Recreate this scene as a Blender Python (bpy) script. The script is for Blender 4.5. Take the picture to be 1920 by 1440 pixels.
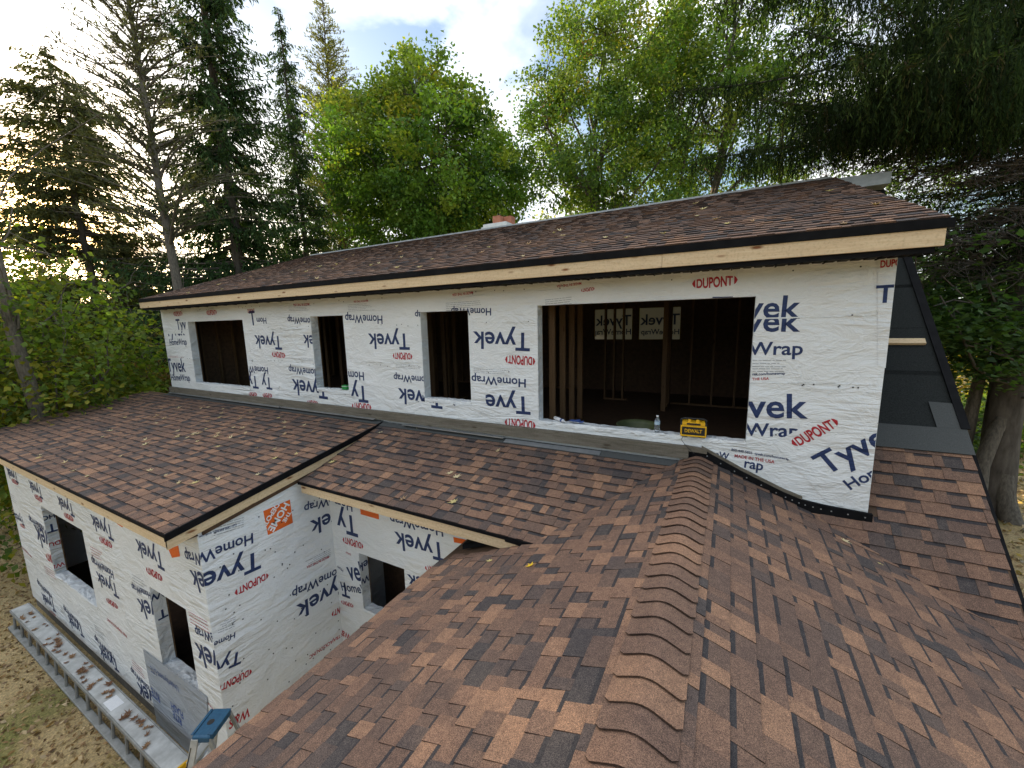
import bpy, math, random
import numpy as np
from mathutils import Vector, Matrix

for o in list(bpy.data.objects): bpy.data.objects.remove(o)
SC = bpy.context.scene
COL = SC.collection
R_ = math.radians

# ------------------------------------------------------------------ camera
# world axes: X along the dormer wall, Y into the wall, Z up; the photographer's eye is the origin
FPX = 756.0
_Z = np.array([-110., 4880., -756.]); _Z /= np.linalg.norm(_Z)
_X = np.array([1422., -85., -756.]); _X -= _Z*(_X@_Z); _X /= np.linalg.norm(_X)
_Y = np.cross(_Z, _X)
if _Y[2] < 0: _Y = -_Y
RC = np.array([_X, _Y, _Z])                 # world = RC @ (right, up, forward)
cam = bpy.data.cameras.new('camera'); cam.sensor_width = 36; cam.lens = 36*FPX/1920
cam.clip_start = .05; cam.clip_end = 1500
co = bpy.data.objects.new('camera', cam); COL.objects.link(co)
m = Matrix.Identity(4)
for i in range(3):
    m[i][0] = RC[i, 0]; m[i][1] = RC[i, 1]; m[i][2] = -RC[i, 2]
co.matrix_world = m
SC.camera = co

# ------------------------------------------------------------------ sky, sun, exposure
SUN_DIR = Vector((-.958, .225, .178)).normalized()
SUN_EL = math.asin(SUN_DIR.z)
SUN_AZ = math.atan2(SUN_DIR.x, SUN_DIR.y)     # clockwise from +Y
SUN_STRENGTH = 4.0
SKY_STRENGTH = .11
EXPOSURE = 1.28
W = bpy.data.worlds.new('World'); SC.world = W; W.use_nodes = True
nt = W.node_tree; nt.nodes.clear()
def N(t, typ, **k):
    n = t.nodes.new(typ)
    for a, b in k.items():
        if a in n.inputs.keys() if isinstance(a, str) else False: n.inputs[a].default_value = b
        else: setattr(n, a, b)
    return n
out = N(nt, 'ShaderNodeOutputWorld'); bg = N(nt, 'ShaderNodeBackground'); bg.inputs['Strength'].default_value = SKY_STRENGTH
sky = N(nt, 'ShaderNodeTexSky'); sky.sky_type = 'NISHITA'; sky.sun_disc = False
sky.sun_elevation = SUN_EL; sky.sun_rotation = SUN_AZ; sky.altitude = 100; sky.air_density = 1; sky.dust_density = 1.5; sky.ozone_density = 1.5
tc = N(nt, 'ShaderNodeTexCoord'); sep = N(nt, 'ShaderNodeSeparateXYZ'); nt.links.new(tc.outputs['Generated'], sep.inputs[0])
ad = N(nt, 'ShaderNodeMath', operation='ADD'); ad.inputs[1].default_value = .22; nt.links.new(sep.outputs['Z'], ad.inputs[0])
mx = N(nt, 'ShaderNodeMath', operation='MAXIMUM'); mx.inputs[1].default_value = .05; nt.links.new(ad.outputs[0], mx.inputs[0])
dv = N(nt, 'ShaderNodeVectorMath', operation='DIVIDE'); nt.links.new(tc.outputs['Generated'], dv.inputs[0])
cmb = N(nt, 'ShaderNodeCombineXYZ')
for k in range(3): nt.links.new(mx.outputs[0], cmb.inputs[k])
nt.links.new(cmb.outputs[0], dv.inputs[1])
mp = N(nt, 'ShaderNodeMapping'); mp.inputs['Scale'].default_value = (1.0, 1.0, .6); mp.inputs['Location'].default_value = (1.3, 2.2, 0)
nt.links.new(dv.outputs[0], mp.inputs[0])
nz = N(nt, 'ShaderNodeTexNoise'); nz.inputs['Scale'].default_value = 1.25; nz.inputs['Detail'].default_value = 7; nz.inputs['Roughness'].default_value = .52; nz.inputs['Distortion'].default_value = .25
nt.links.new(mp.outputs[0], nz.inputs['Vector'])
cr = N(nt, 'ShaderNodeValToRGB'); cr.color_ramp.elements[0].position = .44; cr.color_ramp.elements[1].position = .58
nt.links.new(nz.outputs['Fac'], cr.inputs[0])
nz2 = N(nt, 'ShaderNodeTexNoise'); nz2.inputs['Scale'].default_value = 2.6; nz2.inputs['Detail'].default_value = 5
nt.links.new(mp.outputs[0], nz2.inputs['Vector'])
cr2 = N(nt, 'ShaderNodeValToRGB')
cr2.color_ramp.elements[0].position = .38; cr2.color_ramp.elements[0].color = (2.9, 3.25, 3.8, 1)
cr2.color_ramp.elements[1].position = .62; cr2.color_ramp.elements[1].color = (7.6, 7.6, 7.5, 1)
nt.links.new(nz2.outputs['Fac'], cr2.inputs[0])
# clouds near the sun scatter more light forward
dt = N(nt, 'ShaderNodeVectorMath', operation='DOT_PRODUCT'); dt.inputs[1].default_value = SUN_DIR; nt.links.new(tc.outputs['Generated'], dt.inputs[0])
dm = N(nt, 'ShaderNodeMath', operation='MAXIMUM'); dm.inputs[1].default_value = 0; nt.links.new(dt.outputs['Value'], dm.inputs[0])
pw = N(nt, 'ShaderNodeMath', operation='POWER'); pw.inputs[1].default_value = 10; nt.links.new(dm.outputs[0], pw.inputs[0])
glow = N(nt, 'ShaderNodeMixRGB', blend_type='ADD'); glow.inputs['Color2'].default_value = (5.5, 4.6, 3.2, 1)
nt.links.new(pw.outputs[0], glow.inputs['Fac'])
grd = N(nt, 'ShaderNodeMath', operation='MULTIPLY_ADD'); grd.inputs[1].default_value = 1.35; grd.inputs[2].default_value = .55; nt.links.new(sep.outputs['Z'], grd.inputs[0])
grm = N(nt, 'ShaderNodeMath', operation='MAXIMUM'); grm.inputs[1].default_value = .55; nt.links.new(grd.outputs[0], grm.inputs[0])
ovc = N(nt, 'ShaderNodeMixRGB', blend_type='MULTIPLY'); ovc.inputs['Fac'].default_value = 1; nt.links.new(cr2.outputs[0], ovc.inputs['Color1']); nt.links.new(grm.outputs[0], ovc.inputs['Color2'])
pw2 = N(nt, 'ShaderNodeMath', operation='POWER'); pw2.inputs[1].default_value = 260; nt.links.new(dm.outputs[0], pw2.inputs[0])
aur = N(nt, 'ShaderNodeMixRGB', blend_type='ADD'); aur.inputs['Color2'].default_value = (70, 38, 9, 1); nt.links.new(pw2.outputs[0], aur.inputs['Fac']); nt.links.new(glow.outputs[0], aur.inputs['Color1'])
skb = N(nt, 'ShaderNodeMixRGB', blend_type='MULTIPLY'); skb.inputs['Fac'].default_value = 1; skb.inputs['Color2'].default_value = (1.25, 1.25, 1.25, 1)
nt.links.new(ovc.outputs[0], glow.inputs['Color1']); nt.links.new(sky.outputs[0], skb.inputs['Color1'])
mixc = N(nt, 'ShaderNodeMixRGB'); nt.links.new(cr.outputs[0], mixc.inputs['Fac'])
nt.links.new(skb.outputs[0], mixc.inputs['Color1']); nt.links.new(aur.outputs[0], mixc.inputs['Color2'])
nt.links.new(mixc.outputs[0], bg.inputs['Color']); nt.links.new(bg.outputs[0], out.inputs['Surface'])

sl = bpy.data.lights.new('sun', 'SUN'); sl.energy = SUN_STRENGTH; sl.angle = R_(.6); sl.color = (1, .82, .58)
so = bpy.data.objects.new('sun', sl); COL.objects.link(so); so.rotation_euler = SUN_DIR.to_track_quat('Z', 'Y').to_euler()
so.location = SUN_DIR*60
SC.view_settings.view_transform = 'Standard'; SC.view_settings.look = 'None'
SC.view_settings.exposure = EXPOSURE; SC.view_settings.gamma = 1; SC.view_settings.use_curve_mapping = False
SC.render.engine = 'CYCLES'
SC.cycles.max_bounces = 7; SC.cycles.transparent_max_bounces = 8; SC.cycles.use_denoising = True

# ------------------------------------------------------------------ pixel helpers (photo is 1920 x 1440)
def ray(x, y): return RC @ np.array([(x-960)/FPX, -(y-720)/FPX, 1.])
def onY(x, y, d): r = ray(x, y); return r*(d/r[1])
def onX(x, y, d): r = ray(x, y); return r*(d/r[0])
def onZ(x, y, d): r = ray(x, y); return r*(d/r[2])
def proj(p):
    c = RC.T @ np.array(p, float); return (960+FPX*c[0]/c[2], 720-FPX*c[1]/c[2], c[2])
def ground_at(px, dist, py=612):
    r = ray(px, py); h = math.hypot(r[0], r[1]); return r[0]*dist/h, r[1]*dist/h

# ------------------------------------------------------------------ text outlines, made first and cached
_font = {}
def font(text, bold=.018):
    k = (text, bold)
    if k in _font: return _font[k]
    cu = bpy.data.curves.new('t', 'FONT'); cu.body = text; cu.offset = bold; cu.resolution_u = 3; cu.size = 1
    ob = bpy.data.objects.new('t', cu); COL.objects.link(ob)
    bpy.context.view_layer.update()
    me = bpy.data.meshes.new_from_object(ob.evaluated_get(bpy.context.evaluated_depsgraph_get()))
    v = np.array([(p.co.x, p.co.y) for p in me.vertices]); f = [tuple(p.vertices) for p in me.polygons]
    bpy.data.objects.remove(ob); bpy.data.curves.remove(cu); bpy.data.meshes.remove(me)
    v[:, 0] -= v[:, 0].min()
    _font[k] = (v, f, v[:, 0].max()); return _font[k]
WORDS = ['Tyvek', 'HomeWrap', 'DUPONT', 'Tyv', 'Ty', 'T', 'ek', 'vek', 'Wrap', 'eWr', 'eW', 'rap', 'Ho', 'Hom', 'Home', 'HomeW', 'omeWrap', 'Tyve', 'yvek',
         'MADE IN THE USA', 'THE USA', '800-448-5835  tyvek.com/homewrap', 'vek.com/homewrap', 'HOME', 'DEPOT', 'THE', 'DeWALT', 'DEWALT', 'W&S', 'TRAJACKSON,INC',
         'W&S TRAJACKSON,INC', 'Underlayment-LITE', 'Call 1-800-448-9835  tyvek.com', 'HO', 'We', 'W']
for w in WORDS: font(w)
font('Underlayment-LITE', .0); font('FLASH', .02); font('RITE', .02)

# ------------------------------------------------------------------ materials
def mat(name, col=(.5, .5, .5), rough=.7, metal=0., spec=.5):
    m = bpy.data.materials.new(name); m.use_nodes = True
    b = m.node_tree.nodes['Principled BSDF']
    b.inputs['Base Color'].default_value = (*col, 1); b.inputs['Roughness'].default_value = rough; b.inputs['Metallic'].default_value = metal
    b.inputs['Specular IOR Level'].default_value = spec
    return m, m.node_tree, b
def noise(t, scale, detail=4, rough=.55, dist=0, vec=None, sc=None):
    n = N(t, 'ShaderNodeTexNoise'); n.inputs['Scale'].default_value = scale; n.inputs['Detail'].default_value = detail
    n.inputs['Roughness'].default_value = rough; n.inputs['Distortion'].default_value = dist
    if vec is None:
        g = N(t, 'ShaderNodeNewGeometry'); vec = g.outputs['Position']
    if sc:
        mp = N(t, 'ShaderNodeMapping'); mp.inputs['Scale'].default_value = sc; t.links.new(vec, mp.inputs[0]); vec = mp.outputs[0]
    t.links.new(vec, n.inputs['Vector']); return n
def ramp(t, src, stops):
    r = N(t, 'ShaderNodeValToRGB'); e = r.color_ramp.elements
    while len(e) < len(stops): e.new(.5)
    for el, (p, c) in zip(e, stops): el.position = p; el.color = (*c, 1) if len(c) == 3 else c
    t.links.new(src, r.inputs[0]); return r
def bump(t, b, src, strength, dist):
    bp = N(t, 'ShaderNodeBump'); bp.inputs['Strength'].default_value = strength; bp.inputs['Distance'].default_value = dist
    t.links.new(src, bp.inputs['Height']); t.links.new(bp.outputs[0], b.inputs['Normal']); return bp
def mul(t, a, c):
    mm = N(t, 'ShaderNodeMixRGB', blend_type='MULTIPLY'); mm.inputs['Fac'].default_value = 1
    t.links.new(a, mm.inputs['Color1']); t.links.new(c, mm.inputs['Color2']); return mm

def m_shingle():
    m, t, b = mat('shingle', rough=.93, spec=.25)
    at = N(t, 'ShaderNodeAttribute'); at.attribute_name = 'tint'
    g = noise(t, 210, 3, .8); r = ramp(t, g.outputs[0], [(.32, (.22, .22, .25)), (.5, (.95, .93, .92)), (.68, (2.1, 1.95, 1.8))])
    l = noise(t, 1.7, 3); r2 = ramp(t, l.outputs[0], [(.3, (.85, .85, .88)), (.7, (1.12, 1.1, 1.06))])
    f = noise(t, 26, 3, .6); r3 = ramp(t, f.outputs[0], [(.3, (.82, .82, .84)), (.7, (1.16, 1.15, 1.12))])
    c = mul(t, mul(t, mul(t, at.outputs['Color'], r.outputs[0]).outputs[0], r2.outputs[0]).outputs[0], r3.outputs[0])
    t.links.new(c.outputs[0], b.inputs['Base Color']); bump(t, b, g.outputs[0], .5, .004); return m
def wrinkle(t, b, k=1.):
    g = N(t, 'ShaderNodeNewGeometry')
    a = noise(t, 2.2, 5, .6, 1.2, g.outputs['Position'], (1, 1, 1.6))
    c = noise(t, 9, 4, .55, 1.8, g.outputs['Position'], (.7, .7, 1.8))
    try: c.noise_type = 'RIDGED_MULTIFRACTAL'
    except Exception: pass
    d = noise(t, 60, 3, .6, .3, g.outputs['Position'])
    mp = N(t, 'ShaderNodeMapping'); mp.inputs['Rotation'].default_value = (R_(32), R_(-28), 0); mp.inputs['Scale'].default_value = (1.1, 1.1, 6.5); t.links.new(g.outputs['Position'], mp.inputs[0])
    e = noise(t, 1.6, 3, .5, .6, mp.outputs[0]); msk = noise(t, .8, 2, .5, 0, g.outputs['Position']); mr = ramp(t, msk.outputs[0], [(.42, (0, 0, 0)), (.62, (1, 1, 1))])
    em = N(t, 'ShaderNodeMath', operation='MULTIPLY'); t.links.new(e.outputs[0], em.inputs[0]); t.links.new(mr.outputs[0], em.inputs[1])
    s0 = N(t, 'ShaderNodeMath', operation='MULTIPLY_ADD'); s0.inputs[1].default_value = 1.5; t.links.new(em.outputs[0], s0.inputs[0]); t.links.new(a.outputs[0], s0.inputs[2])
    s1 = N(t, 'ShaderNodeMath', operation='MULTIPLY_ADD'); s1.inputs[1].default_value = .16; t.links.new(c.outputs[0], s1.inputs[0]); t.links.new(s0.outputs[0], s1.inputs[2])
    s2 = N(t, 'ShaderNodeMath', operation='MULTIPLY_ADD'); s2.inputs[1].default_value = .02; t.links.new(d.outputs[0], s2.inputs[0]); t.links.new(s1.outputs[0], s2.inputs[2])
    bump(t, b, s2.outputs[0], .55*k, .085); return a
def m_print(name, col, rough=.55, k=1.):
    m, t, b = mat(name, col, rough, spec=.3); wrinkle(t, b, k); return m
def m_wrap(name='house_wrap', k=1.):
    m, t, b = mat(name, (.7, .71, .7), .5, spec=.35); a = wrinkle(t, b, k)
    f = noise(t, 240, 3, .6, 0, None, (1, 1, .25)); r = ramp(t, f.outputs[0], [(.3, (.75, .76, .755)), (.7, (.83, .84, .83))])
    l = noise(t, .9, 4); r2 = ramp(t, l.outputs[0], [(.3, (.93, .935, .93)), (.65, (1, 1, 1))])
    t.links.new(mul(t, r.outputs[0], r2.outputs[0]).outputs[0], b.inputs['Base Color']); return m
def m_wood(name, c0, c1, knot, axis='x', rough=.7):
    m, t, b = mat(name, c0, rough, spec=.25)
    sc = {'x': (.6, 9, 9), 'y': (9, .6, 9), 'z': (9, 9, .6)}[axis]
    n = noise(t, 5, 6, .65, .8, None, sc); r = ramp(t, n.outputs[0], [(.3, c0), (.7, c1)])
    sk = {'x': (1, 3.2, 3.2), 'y': (3.2, 1, 3.2), 'z': (3.2, 3.2, 1)}[axis]
    v = N(t, 'ShaderNodeTexVoronoi'); v.inputs['Scale'].default_value = 2.4; g = N(t, 'ShaderNodeNewGeometry')
    mp = N(t, 'ShaderNodeMapping'); mp.inputs['Scale'].default_value = sk; t.links.new(g.outputs['Position'], mp.inputs[0]); t.links.new(mp.outputs[0], v.inputs['Vector'])
    rk = ramp(t, v.outputs['Distance'], [(.07, knot), (.17, (1, 1, 1))])
    d = noise(t, 40, 3, .6); rd = ramp(t, d.outputs[0], [(.25, (.78, .76, .72)), (.5, (1, 1, 1))])
    t.links.new(mul(t, mul(t, r.outputs[0], rk.outputs[0]).outputs[0], rd.outputs[0]).outputs[0], b.inputs['Base Color'])
    bump(t, b, n.outputs[0], .2, .004); return m
def m_simple(name, c0, c1, scale=20, rough=.7, metal=0., bs=0., sc=None, spec=.4):
    m, t, b = mat(name, c0, rough, metal, spec); n = noise(t, scale, 5, .6, 0, None, sc)
    r = ramp(t, n.outputs[0], [(.3, c0), (.7, c1)]); t.links.new(r.outputs[0], b.inputs['Base Color'])
    if bs: bump(t, b, n.outputs[0], bs, .01)
    return m
def m_leaf(name, trans=.45, rough=.6, spec=.3):
    m = bpy.data.materials.new(name); m.use_nodes = True; t = m.node_tree; t.nodes.clear()
    o = N(t, 'ShaderNodeOutputMaterial'); at = N(t, 'ShaderNodeAttribute'); at.attribute_name = 'tint'
    p = N(t, 'ShaderNodeBsdfPrincipled'); p.inputs['Roughness'].default_value = rough; p.inputs['Specular IOR Level'].default_value = spec
    tr = N(t, 'ShaderNodeBsdfTranslucent'); mx = N(t, 'ShaderNodeMixShader'); mx.inputs[0].default_value = trans
    br = N(t, 'ShaderNodeMixRGB', blend_type='MULTIPLY'); br.inputs['Fac'].default_value = 1; br.inputs['Color2'].default_value = (1.6, 1.75, .65, 1)
    t.links.new(at.outputs['Color'], p.inputs['Base Color']); t.links.new(at.outputs['Color'], br.inputs['Color1']); t.links.new(br.outputs[0], tr.inputs['Color'])
    t.links.new(p.outputs[0], mx.inputs[1]); t.links.new(tr.outputs[0], mx.inputs[2]); t.links.new(mx.outputs[0], o.inputs['Surface']); return m
M = dict(
    shingle=m_shingle(), wrap=m_wrap(), wrap_loose=m_wrap('house_wrap_loose', 1.8),
    navy=m_print('navy_print', (.022, .04, .115)), red=m_print('red_print', (.42, .02, .03)), grey_print=m_print('grey_print', (.30, .31, .33)),
    orange=m_print('orange_print', (.72, .13, .015)), white_print=m_print('white_print', (.82, .82, .8)), blue_print=m_print('blue_print', (.05, .09, .26)),
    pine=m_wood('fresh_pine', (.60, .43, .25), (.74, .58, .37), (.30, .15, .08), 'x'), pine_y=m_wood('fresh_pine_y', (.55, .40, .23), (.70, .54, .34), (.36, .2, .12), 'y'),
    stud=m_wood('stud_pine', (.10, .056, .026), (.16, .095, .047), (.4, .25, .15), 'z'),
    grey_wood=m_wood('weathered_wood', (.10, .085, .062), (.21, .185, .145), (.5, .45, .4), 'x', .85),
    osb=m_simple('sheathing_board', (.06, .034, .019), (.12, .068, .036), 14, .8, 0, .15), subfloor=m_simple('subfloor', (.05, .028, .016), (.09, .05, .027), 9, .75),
    black=m_simple('black_metal', (.004, .004, .0045), (.010, .010, .011), 8, .8, 0, 0, None, .12), felt=m_simple('dark_felt', (.014, .0155, .015), (.036, .039, .037), 90, .95, 0, .15, None, .08),
    roll=m_simple('grey_roll_roofing', (.055, .058, .055), (.105, .108, .104), 160, .95, 0, .1, None, .1), zinc=m_simple('flashing_metal', (.42, .45, .48), (.58, .60, .62), 6, .38, .8),
    tarp=m_simple('grey_membrane', (.30, .33, .35), (.46, .49, .5), 6, .6, 0, .5), bark=m_simple('bark', (.055, .043, .034), (.16, .135, .11), 7, .95, 0, .7, (1, 1, .25)),
    bark_pale=m_simple('pale_bark', (.075, .062, .048), (.19, .16, .125), 26, .95, 0, .6, (1, 1, .3)), soffit=m_simple('black_soffit', (.005, .005, .0055), (.010, .010, .011), 5, .7, 0, 0, None, .15),
    paint=m_simple('chimney_paint', (.58, .59, .56), (.7, .7, .68), 8, .7, 0, .1), terracotta=m_simple('flue_clay', (.36, .13, .075), (.47, .2, .12), 8, .85, 0, .1),
    leaf=m_leaf('leaf', .42), needle=m_leaf('needle', .16, .95, .05), deadleaf=m_leaf('dry_leaf', .15, .8),
    alu=m_simple('dull_aluminium', (.34, .34, .32), (.58, .585, .57), 5, .6, .2, .1), alu_side=m_simple('aluminium_rail', (.20, .20, .185), (.34, .34, .32), 9, .6, .3),
    blue=m_simple('blue_plastic', (.012, .065, .13), (.022, .095, .17), 30, .45), yellow=m_simple('yellow_plastic', (.72, .38, .01), (.80, .45, .015), 20, .45),
    blackp=m_simple('black_plastic', (.012, .012, .012), (.022, .022, .022), 60, .5), olive=m_simple('olive_plastic', (.07, .085, .035), (.10, .115, .05), 10, .5),
    white=m_simple('white_plastic', (.68, .69, .7), (.78, .78, .78), 30, .5), green=m_simple('green_card', (.02, .22, .05), (.03, .3, .07), 30, .5),
    underlay=m_print('grey_underlayment', (.33, .36, .40), .5, .8), concrete=m_simple('foundation', (.10, .095, .085), (.18, .17, .155), 12, .9, 0, .2),
)
m_, t_, b_ = mat('water_bottle', (.9, .95, 1), .08); b_.inputs['Transmission Weight'].default_value = .9; b_.inputs['IOR'].default_value = 1.2; M['pet'] = m_
m_, t_, b_ = mat('back_window_wrap', (.4, .4, .39), .6)
_tr = N(t_, 'ShaderNodeBsdfTranslucent'); _tr.inputs['Color'].default_value = (.4, .4, .39, 1); _mx = N(t_, 'ShaderNodeMixShader'); _mx.inputs[0].default_value = .6
t_.links.new(b_.outputs[0], _mx.inputs[1]); t_.links.new(_tr.outputs[0], _mx.inputs[2]); t_.links.new(_mx.outputs[0], t_.nodes['Material Output'].inputs['Surface']); M['wrap_thin'] = m_

# ------------------------------------------------------------------ object helpers
def tag(o, label=None, cat=None, group=None, kind=None):
    if label: o['label'] = label
    if cat: o['category'] = cat
    if group: o['group'] = group
    if kind: o['kind'] = kind
    return o
def link(name, me, parent=None):
    o = bpy.data.objects.new(name, me); COL.objects.link(o)
    if parent: o.parent = parent
    return o
def empty(name, loc=(0, 0, 0), rz=0):
    o = bpy.data.objects.new(name, None); COL.objects.link(o); o.location = loc; o.rotation_euler[2] = rz; o.empty_display_size = .2; return o
def mesh(name, v, f, mt, cols=None, smooth=False):
    me = bpy.data.meshes.new(name); me.from_pydata([tuple(map(float, p)) for p in v], [], f); me.materials.append(mt)
    if cols is not None:
        a = me.attributes.new('tint', 'FLOAT_COLOR', 'CORNER'); d = []
        for p, c in zip(me.polygons, cols): d += [*c, 1.]*p.loop_total
        a.data.foreach_set('color', d)
    if smooth: me.polygons.foreach_set('use_smooth', [True]*len(me.polygons))
    me.update(); return me
def fastmesh(name, V, F, mt, col=None, smooth=False):
    """V (n,3), F (m,k) with one k, col (n,3) per vertex"""
    me = bpy.data.meshes.new(name); n = len(V); mm, k = F.shape
    me.vertices.add(n); me.vertices.foreach_set('co', np.asarray(V, np.float32).ravel())
    me.loops.add(mm*k); me.loops.foreach_set('vertex_index', F.astype(np.int32).ravel())
    me.polygons.add(mm); me.polygons.foreach_set('loop_start', (np.arange(mm)*k).astype(np.int32))
    try: me.polygons.foreach_set('loop_total', np.full(mm, k, np.int32))
    except Exception: pass
    if smooth: me.polygons.foreach_set('use_smooth', [True]*mm)
    me.update(calc_edges=True); me.materials.append(mt)
    if col is not None:
        a = me.attributes.new('tint', 'FLOAT_COLOR', 'POINT'); c4 = np.ones((n, 4), np.float32); c4[:, :3] = col; a.data.foreach_set('color', c4.ravel())
    return me
class MB:
    def __init__(s): s.v = []; s.f = []
    def quad(s, *p): i = len(s.v); s.v += [tuple(map(float, q)) for q in p]; s.f.append(tuple(range(i, i+len(p)))); return s
    def box(s, x0, x1, y0, y1, z0, z1, fr=None):
        P = [(x0, y0, z0), (x1, y0, z0), (x1, y1, z0), (x0, y1, z0), (x0, y0, z1), (x1, y0, z1), (x1, y1, z1), (x0, y1, z1)]
        if fr: P = [fr.p(*q) for q in P]
        i = len(s.v); s.v += [tuple(map(float, q)) for q in P]
        s.f += [tuple(i+k for k in q) for q in ((0, 3, 2, 1), (4, 5, 6, 7), (0, 1, 5, 4), (1, 2, 6, 5), (2, 3, 7, 6), (3, 0, 4, 7))]; return s
    def prism(s, poly, d):
        """poly: 3d points in one plane, d: extrusion vector"""
        n = len(poly); i = len(s.v); A = [np.array(p, float) for p in poly]; s.v += [tuple(p) for p in A]+[tuple(p+np.array(d, float)) for p in A]
        s.f.append(tuple(range(i, i+n))); s.f.append(tuple(range(i+2*n-1, i+n-1, -1)))
        for k in range(n): s.f.append((i+k, i+n+k, i+n+(k+1) % n, i+(k+1) % n))
        return s
    def tube(s, pts, rad, n=8, cap=True):
        pts = [Vector(p) for p in pts]; rad = rad if hasattr(rad, '__len__') else [rad]*len(pts); i = len(s.v)
        for k, p in enumerate(pts):
            t = (pts[min(k+1, len(pts)-1)]-pts[max(k-1, 0)]).normalized(); a = t.orthogonal().normalized(); b = t.cross(a)
            if k and prev.dot(a) < .99:
                a = (prev-t*prev.dot(t)).normalized(); b = t.cross(a)
            prev = a
            for j in range(n):
                an = 2*math.pi*j/n; s.v.append(tuple(p+(a*math.cos(an)+b*math.sin(an))*rad[k]))
        for k in range(len(pts)-1):
            for j in range(n): s.f.append((i+k*n+j, i+k*n+(j+1) % n, i+(k+1)*n+(j+1) % n, i+(k+1)*n+j))
        if cap: s.f.append(tuple(i+j for j in range(n-1, -1, -1))); s.f.append(tuple(i+(len(pts)-1)*n+j for j in range(n)))
        return s
    def lathe(s, prof, c=(0, 0, 0), n=20):
        i = len(s.v)
        for r, z in prof:
            for j in range(n): a = 2*math.pi*j/n; s.v.append((c[0]+r*math.cos(a), c[1]+r*math.sin(a), c[2]+z))
        for k in range(len(prof)-1):
            for j in range(n): s.f.append((i+k*n+j, i+k*n+(j+1) % n, i+(k+1)*n+(j+1) % n, i+(k+1)*n+j))
        return s
    def build(s, name, mt, parent=None, bevel=0, smooth=False, seg=2, label=None):
        me = mesh(name, s.v, s.f, mt, smooth=smooth); o = link(name, me, parent)
        if bevel:
            b = o.modifiers.new('bevel', 'BEVEL'); b.width = bevel; b.segments = seg; b.limit_method = 'ANGLE'; b.angle_limit = R_(40)
        if label: o['label'] = label
        return o
class Frame:
    def __init__(s, O, u, v):
        s.O = np.array(O, float); s.u = np.array(u, float); s.u /= np.linalg.norm(s.u); s.v = np.array(v, float); s.v /= np.linalg.norm(s.v); s.n = np.cross(s.u, s.v)
    def p(s, a, b, c=0): return s.O+s.u*a+s.v*b+s.n*c

# ------------------------------------------------------------------ dimensions
D = 5.2                                   # dormer wall plane
RX, RZ, GP = -.25, -1.66, .42             # garage ridge and pitch
XE = -2.83                                # garage eave
MP, MY = .29, 3.45                        # middle roof pitch and eave
LP, LY, LX0, LX1 = .158, 1.85, -14.8, -5.445
ZT = -1.744
UP, UY, UX0, UX1, UZ, URY = .342, 4.8, -13.4, 1.56, .77, 9.9
NP, NY, NXR = .9, 3.6, 2.32               # main steep roof
GZL, GZR = -6.25, -4.6
def z_garage(x): return RZ-GP*abs(x-RX)
def z_mid(y): return ZT-MP*(D-y)
def z_left(y): return ZT-LP*(D-y)
def z_main(y): return -2.1+NP*(y-D)
def smooth(a, b, x): t = min(1, max(0, (x-a)/(b-a))); return t*t*(3-2*t)
def gz(x, y):
    back = smooth(8, 20, y)
    return GZL+(GZR-GZL)*smooth(-5, 2, x)+back*.9*(1-smooth(-6, 4, x))*(smooth(-40, -10, x)*.8+.2)

# ------------------------------------------------------------------ ground
rng = np.random.default_rng(7)
def m_ground():
    m, t, b = mat('lawn', rough=.95, spec=.1)
    a = noise(t, .55, 5, .6, .4); r = ramp(t, a.outputs[0], [(.30, (.26, .25, .09)), (.42, (.52, .39, .20)), (.68, (.64, .50, .28))])
    f = noise(t, 28, 5, .75, .5); r2 = ramp(t, f.outputs[0], [(.28, (.4, .38, .36)), (.5, (.95, .93, .9)), (.72, (1.6, 1.5, 1.35))])
    t.links.new(mul(t, r.outputs[0], r2.outputs[0]).outputs[0], b.inputs['Base Color']); bump(t, b, f.outputs[0], .9, .06); return m
xs = np.concatenate([np.linspace(-400, -30, 16), np.linspace(-28, 20, 70), np.linspace(24, 400, 16)]); ys = np.concatenate([np.linspace(-120, -6, 10), np.linspace(-5, 40, 60), np.linspace(45, 600, 16)])
V = [(x, y, gz(x, y)) for y in ys for x in xs]; nx = len(xs)
F = [(j*nx+i, j*nx+i+1, (j+1)*nx+i+1, (j+1)*nx+i) for j in range(len(ys)-1) for i in range(nx-1)]
tag(link('ground', mesh('ground', V, F, m_ground(), smooth=True)), 'patchy dry brown lawn under the house and trees', 'ground', kind='structure')
# pale drive far right
rd = MB(); r0 = np.array([14., 24.]); 
for k in range(8):
    a0, a1 = 10+k*8, 18+k*8
    rd.quad((a0, 26+k*1.2, gz(a0, 30)+.006), (a1, 27.2+k*1.2, gz(a1, 30)+.006), (a1, 35+k*1.2, gz(a1, 30)+.006), (a0, 33.8+k*1.2, gz(a0, 30)+.006))
tag(rd.build('road', m_simple('pale_asphalt', (.30, .30, .31), (.40, .40, .40), 3, .9)), 'pale grey road beyond the trees on the right', 'road', kind='structure')

# ------------------------------------------------------------------ THE HOUSE
HOUSE = empty('house', (-6, 7, GZL)); tag(HOUSE, 'house under renovation with white printed wrap and brown shingle roofs', 'house')
def hpart(o):                       # parent without moving it
    o.parent = HOUSE; o.matrix_parent_inverse = Matrix.Translation((6, -7, -GZL)); return o
def part(mb, name, mt, label=None, **k): return hpart(mb.build(name, mt, label=label, **k))

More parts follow.
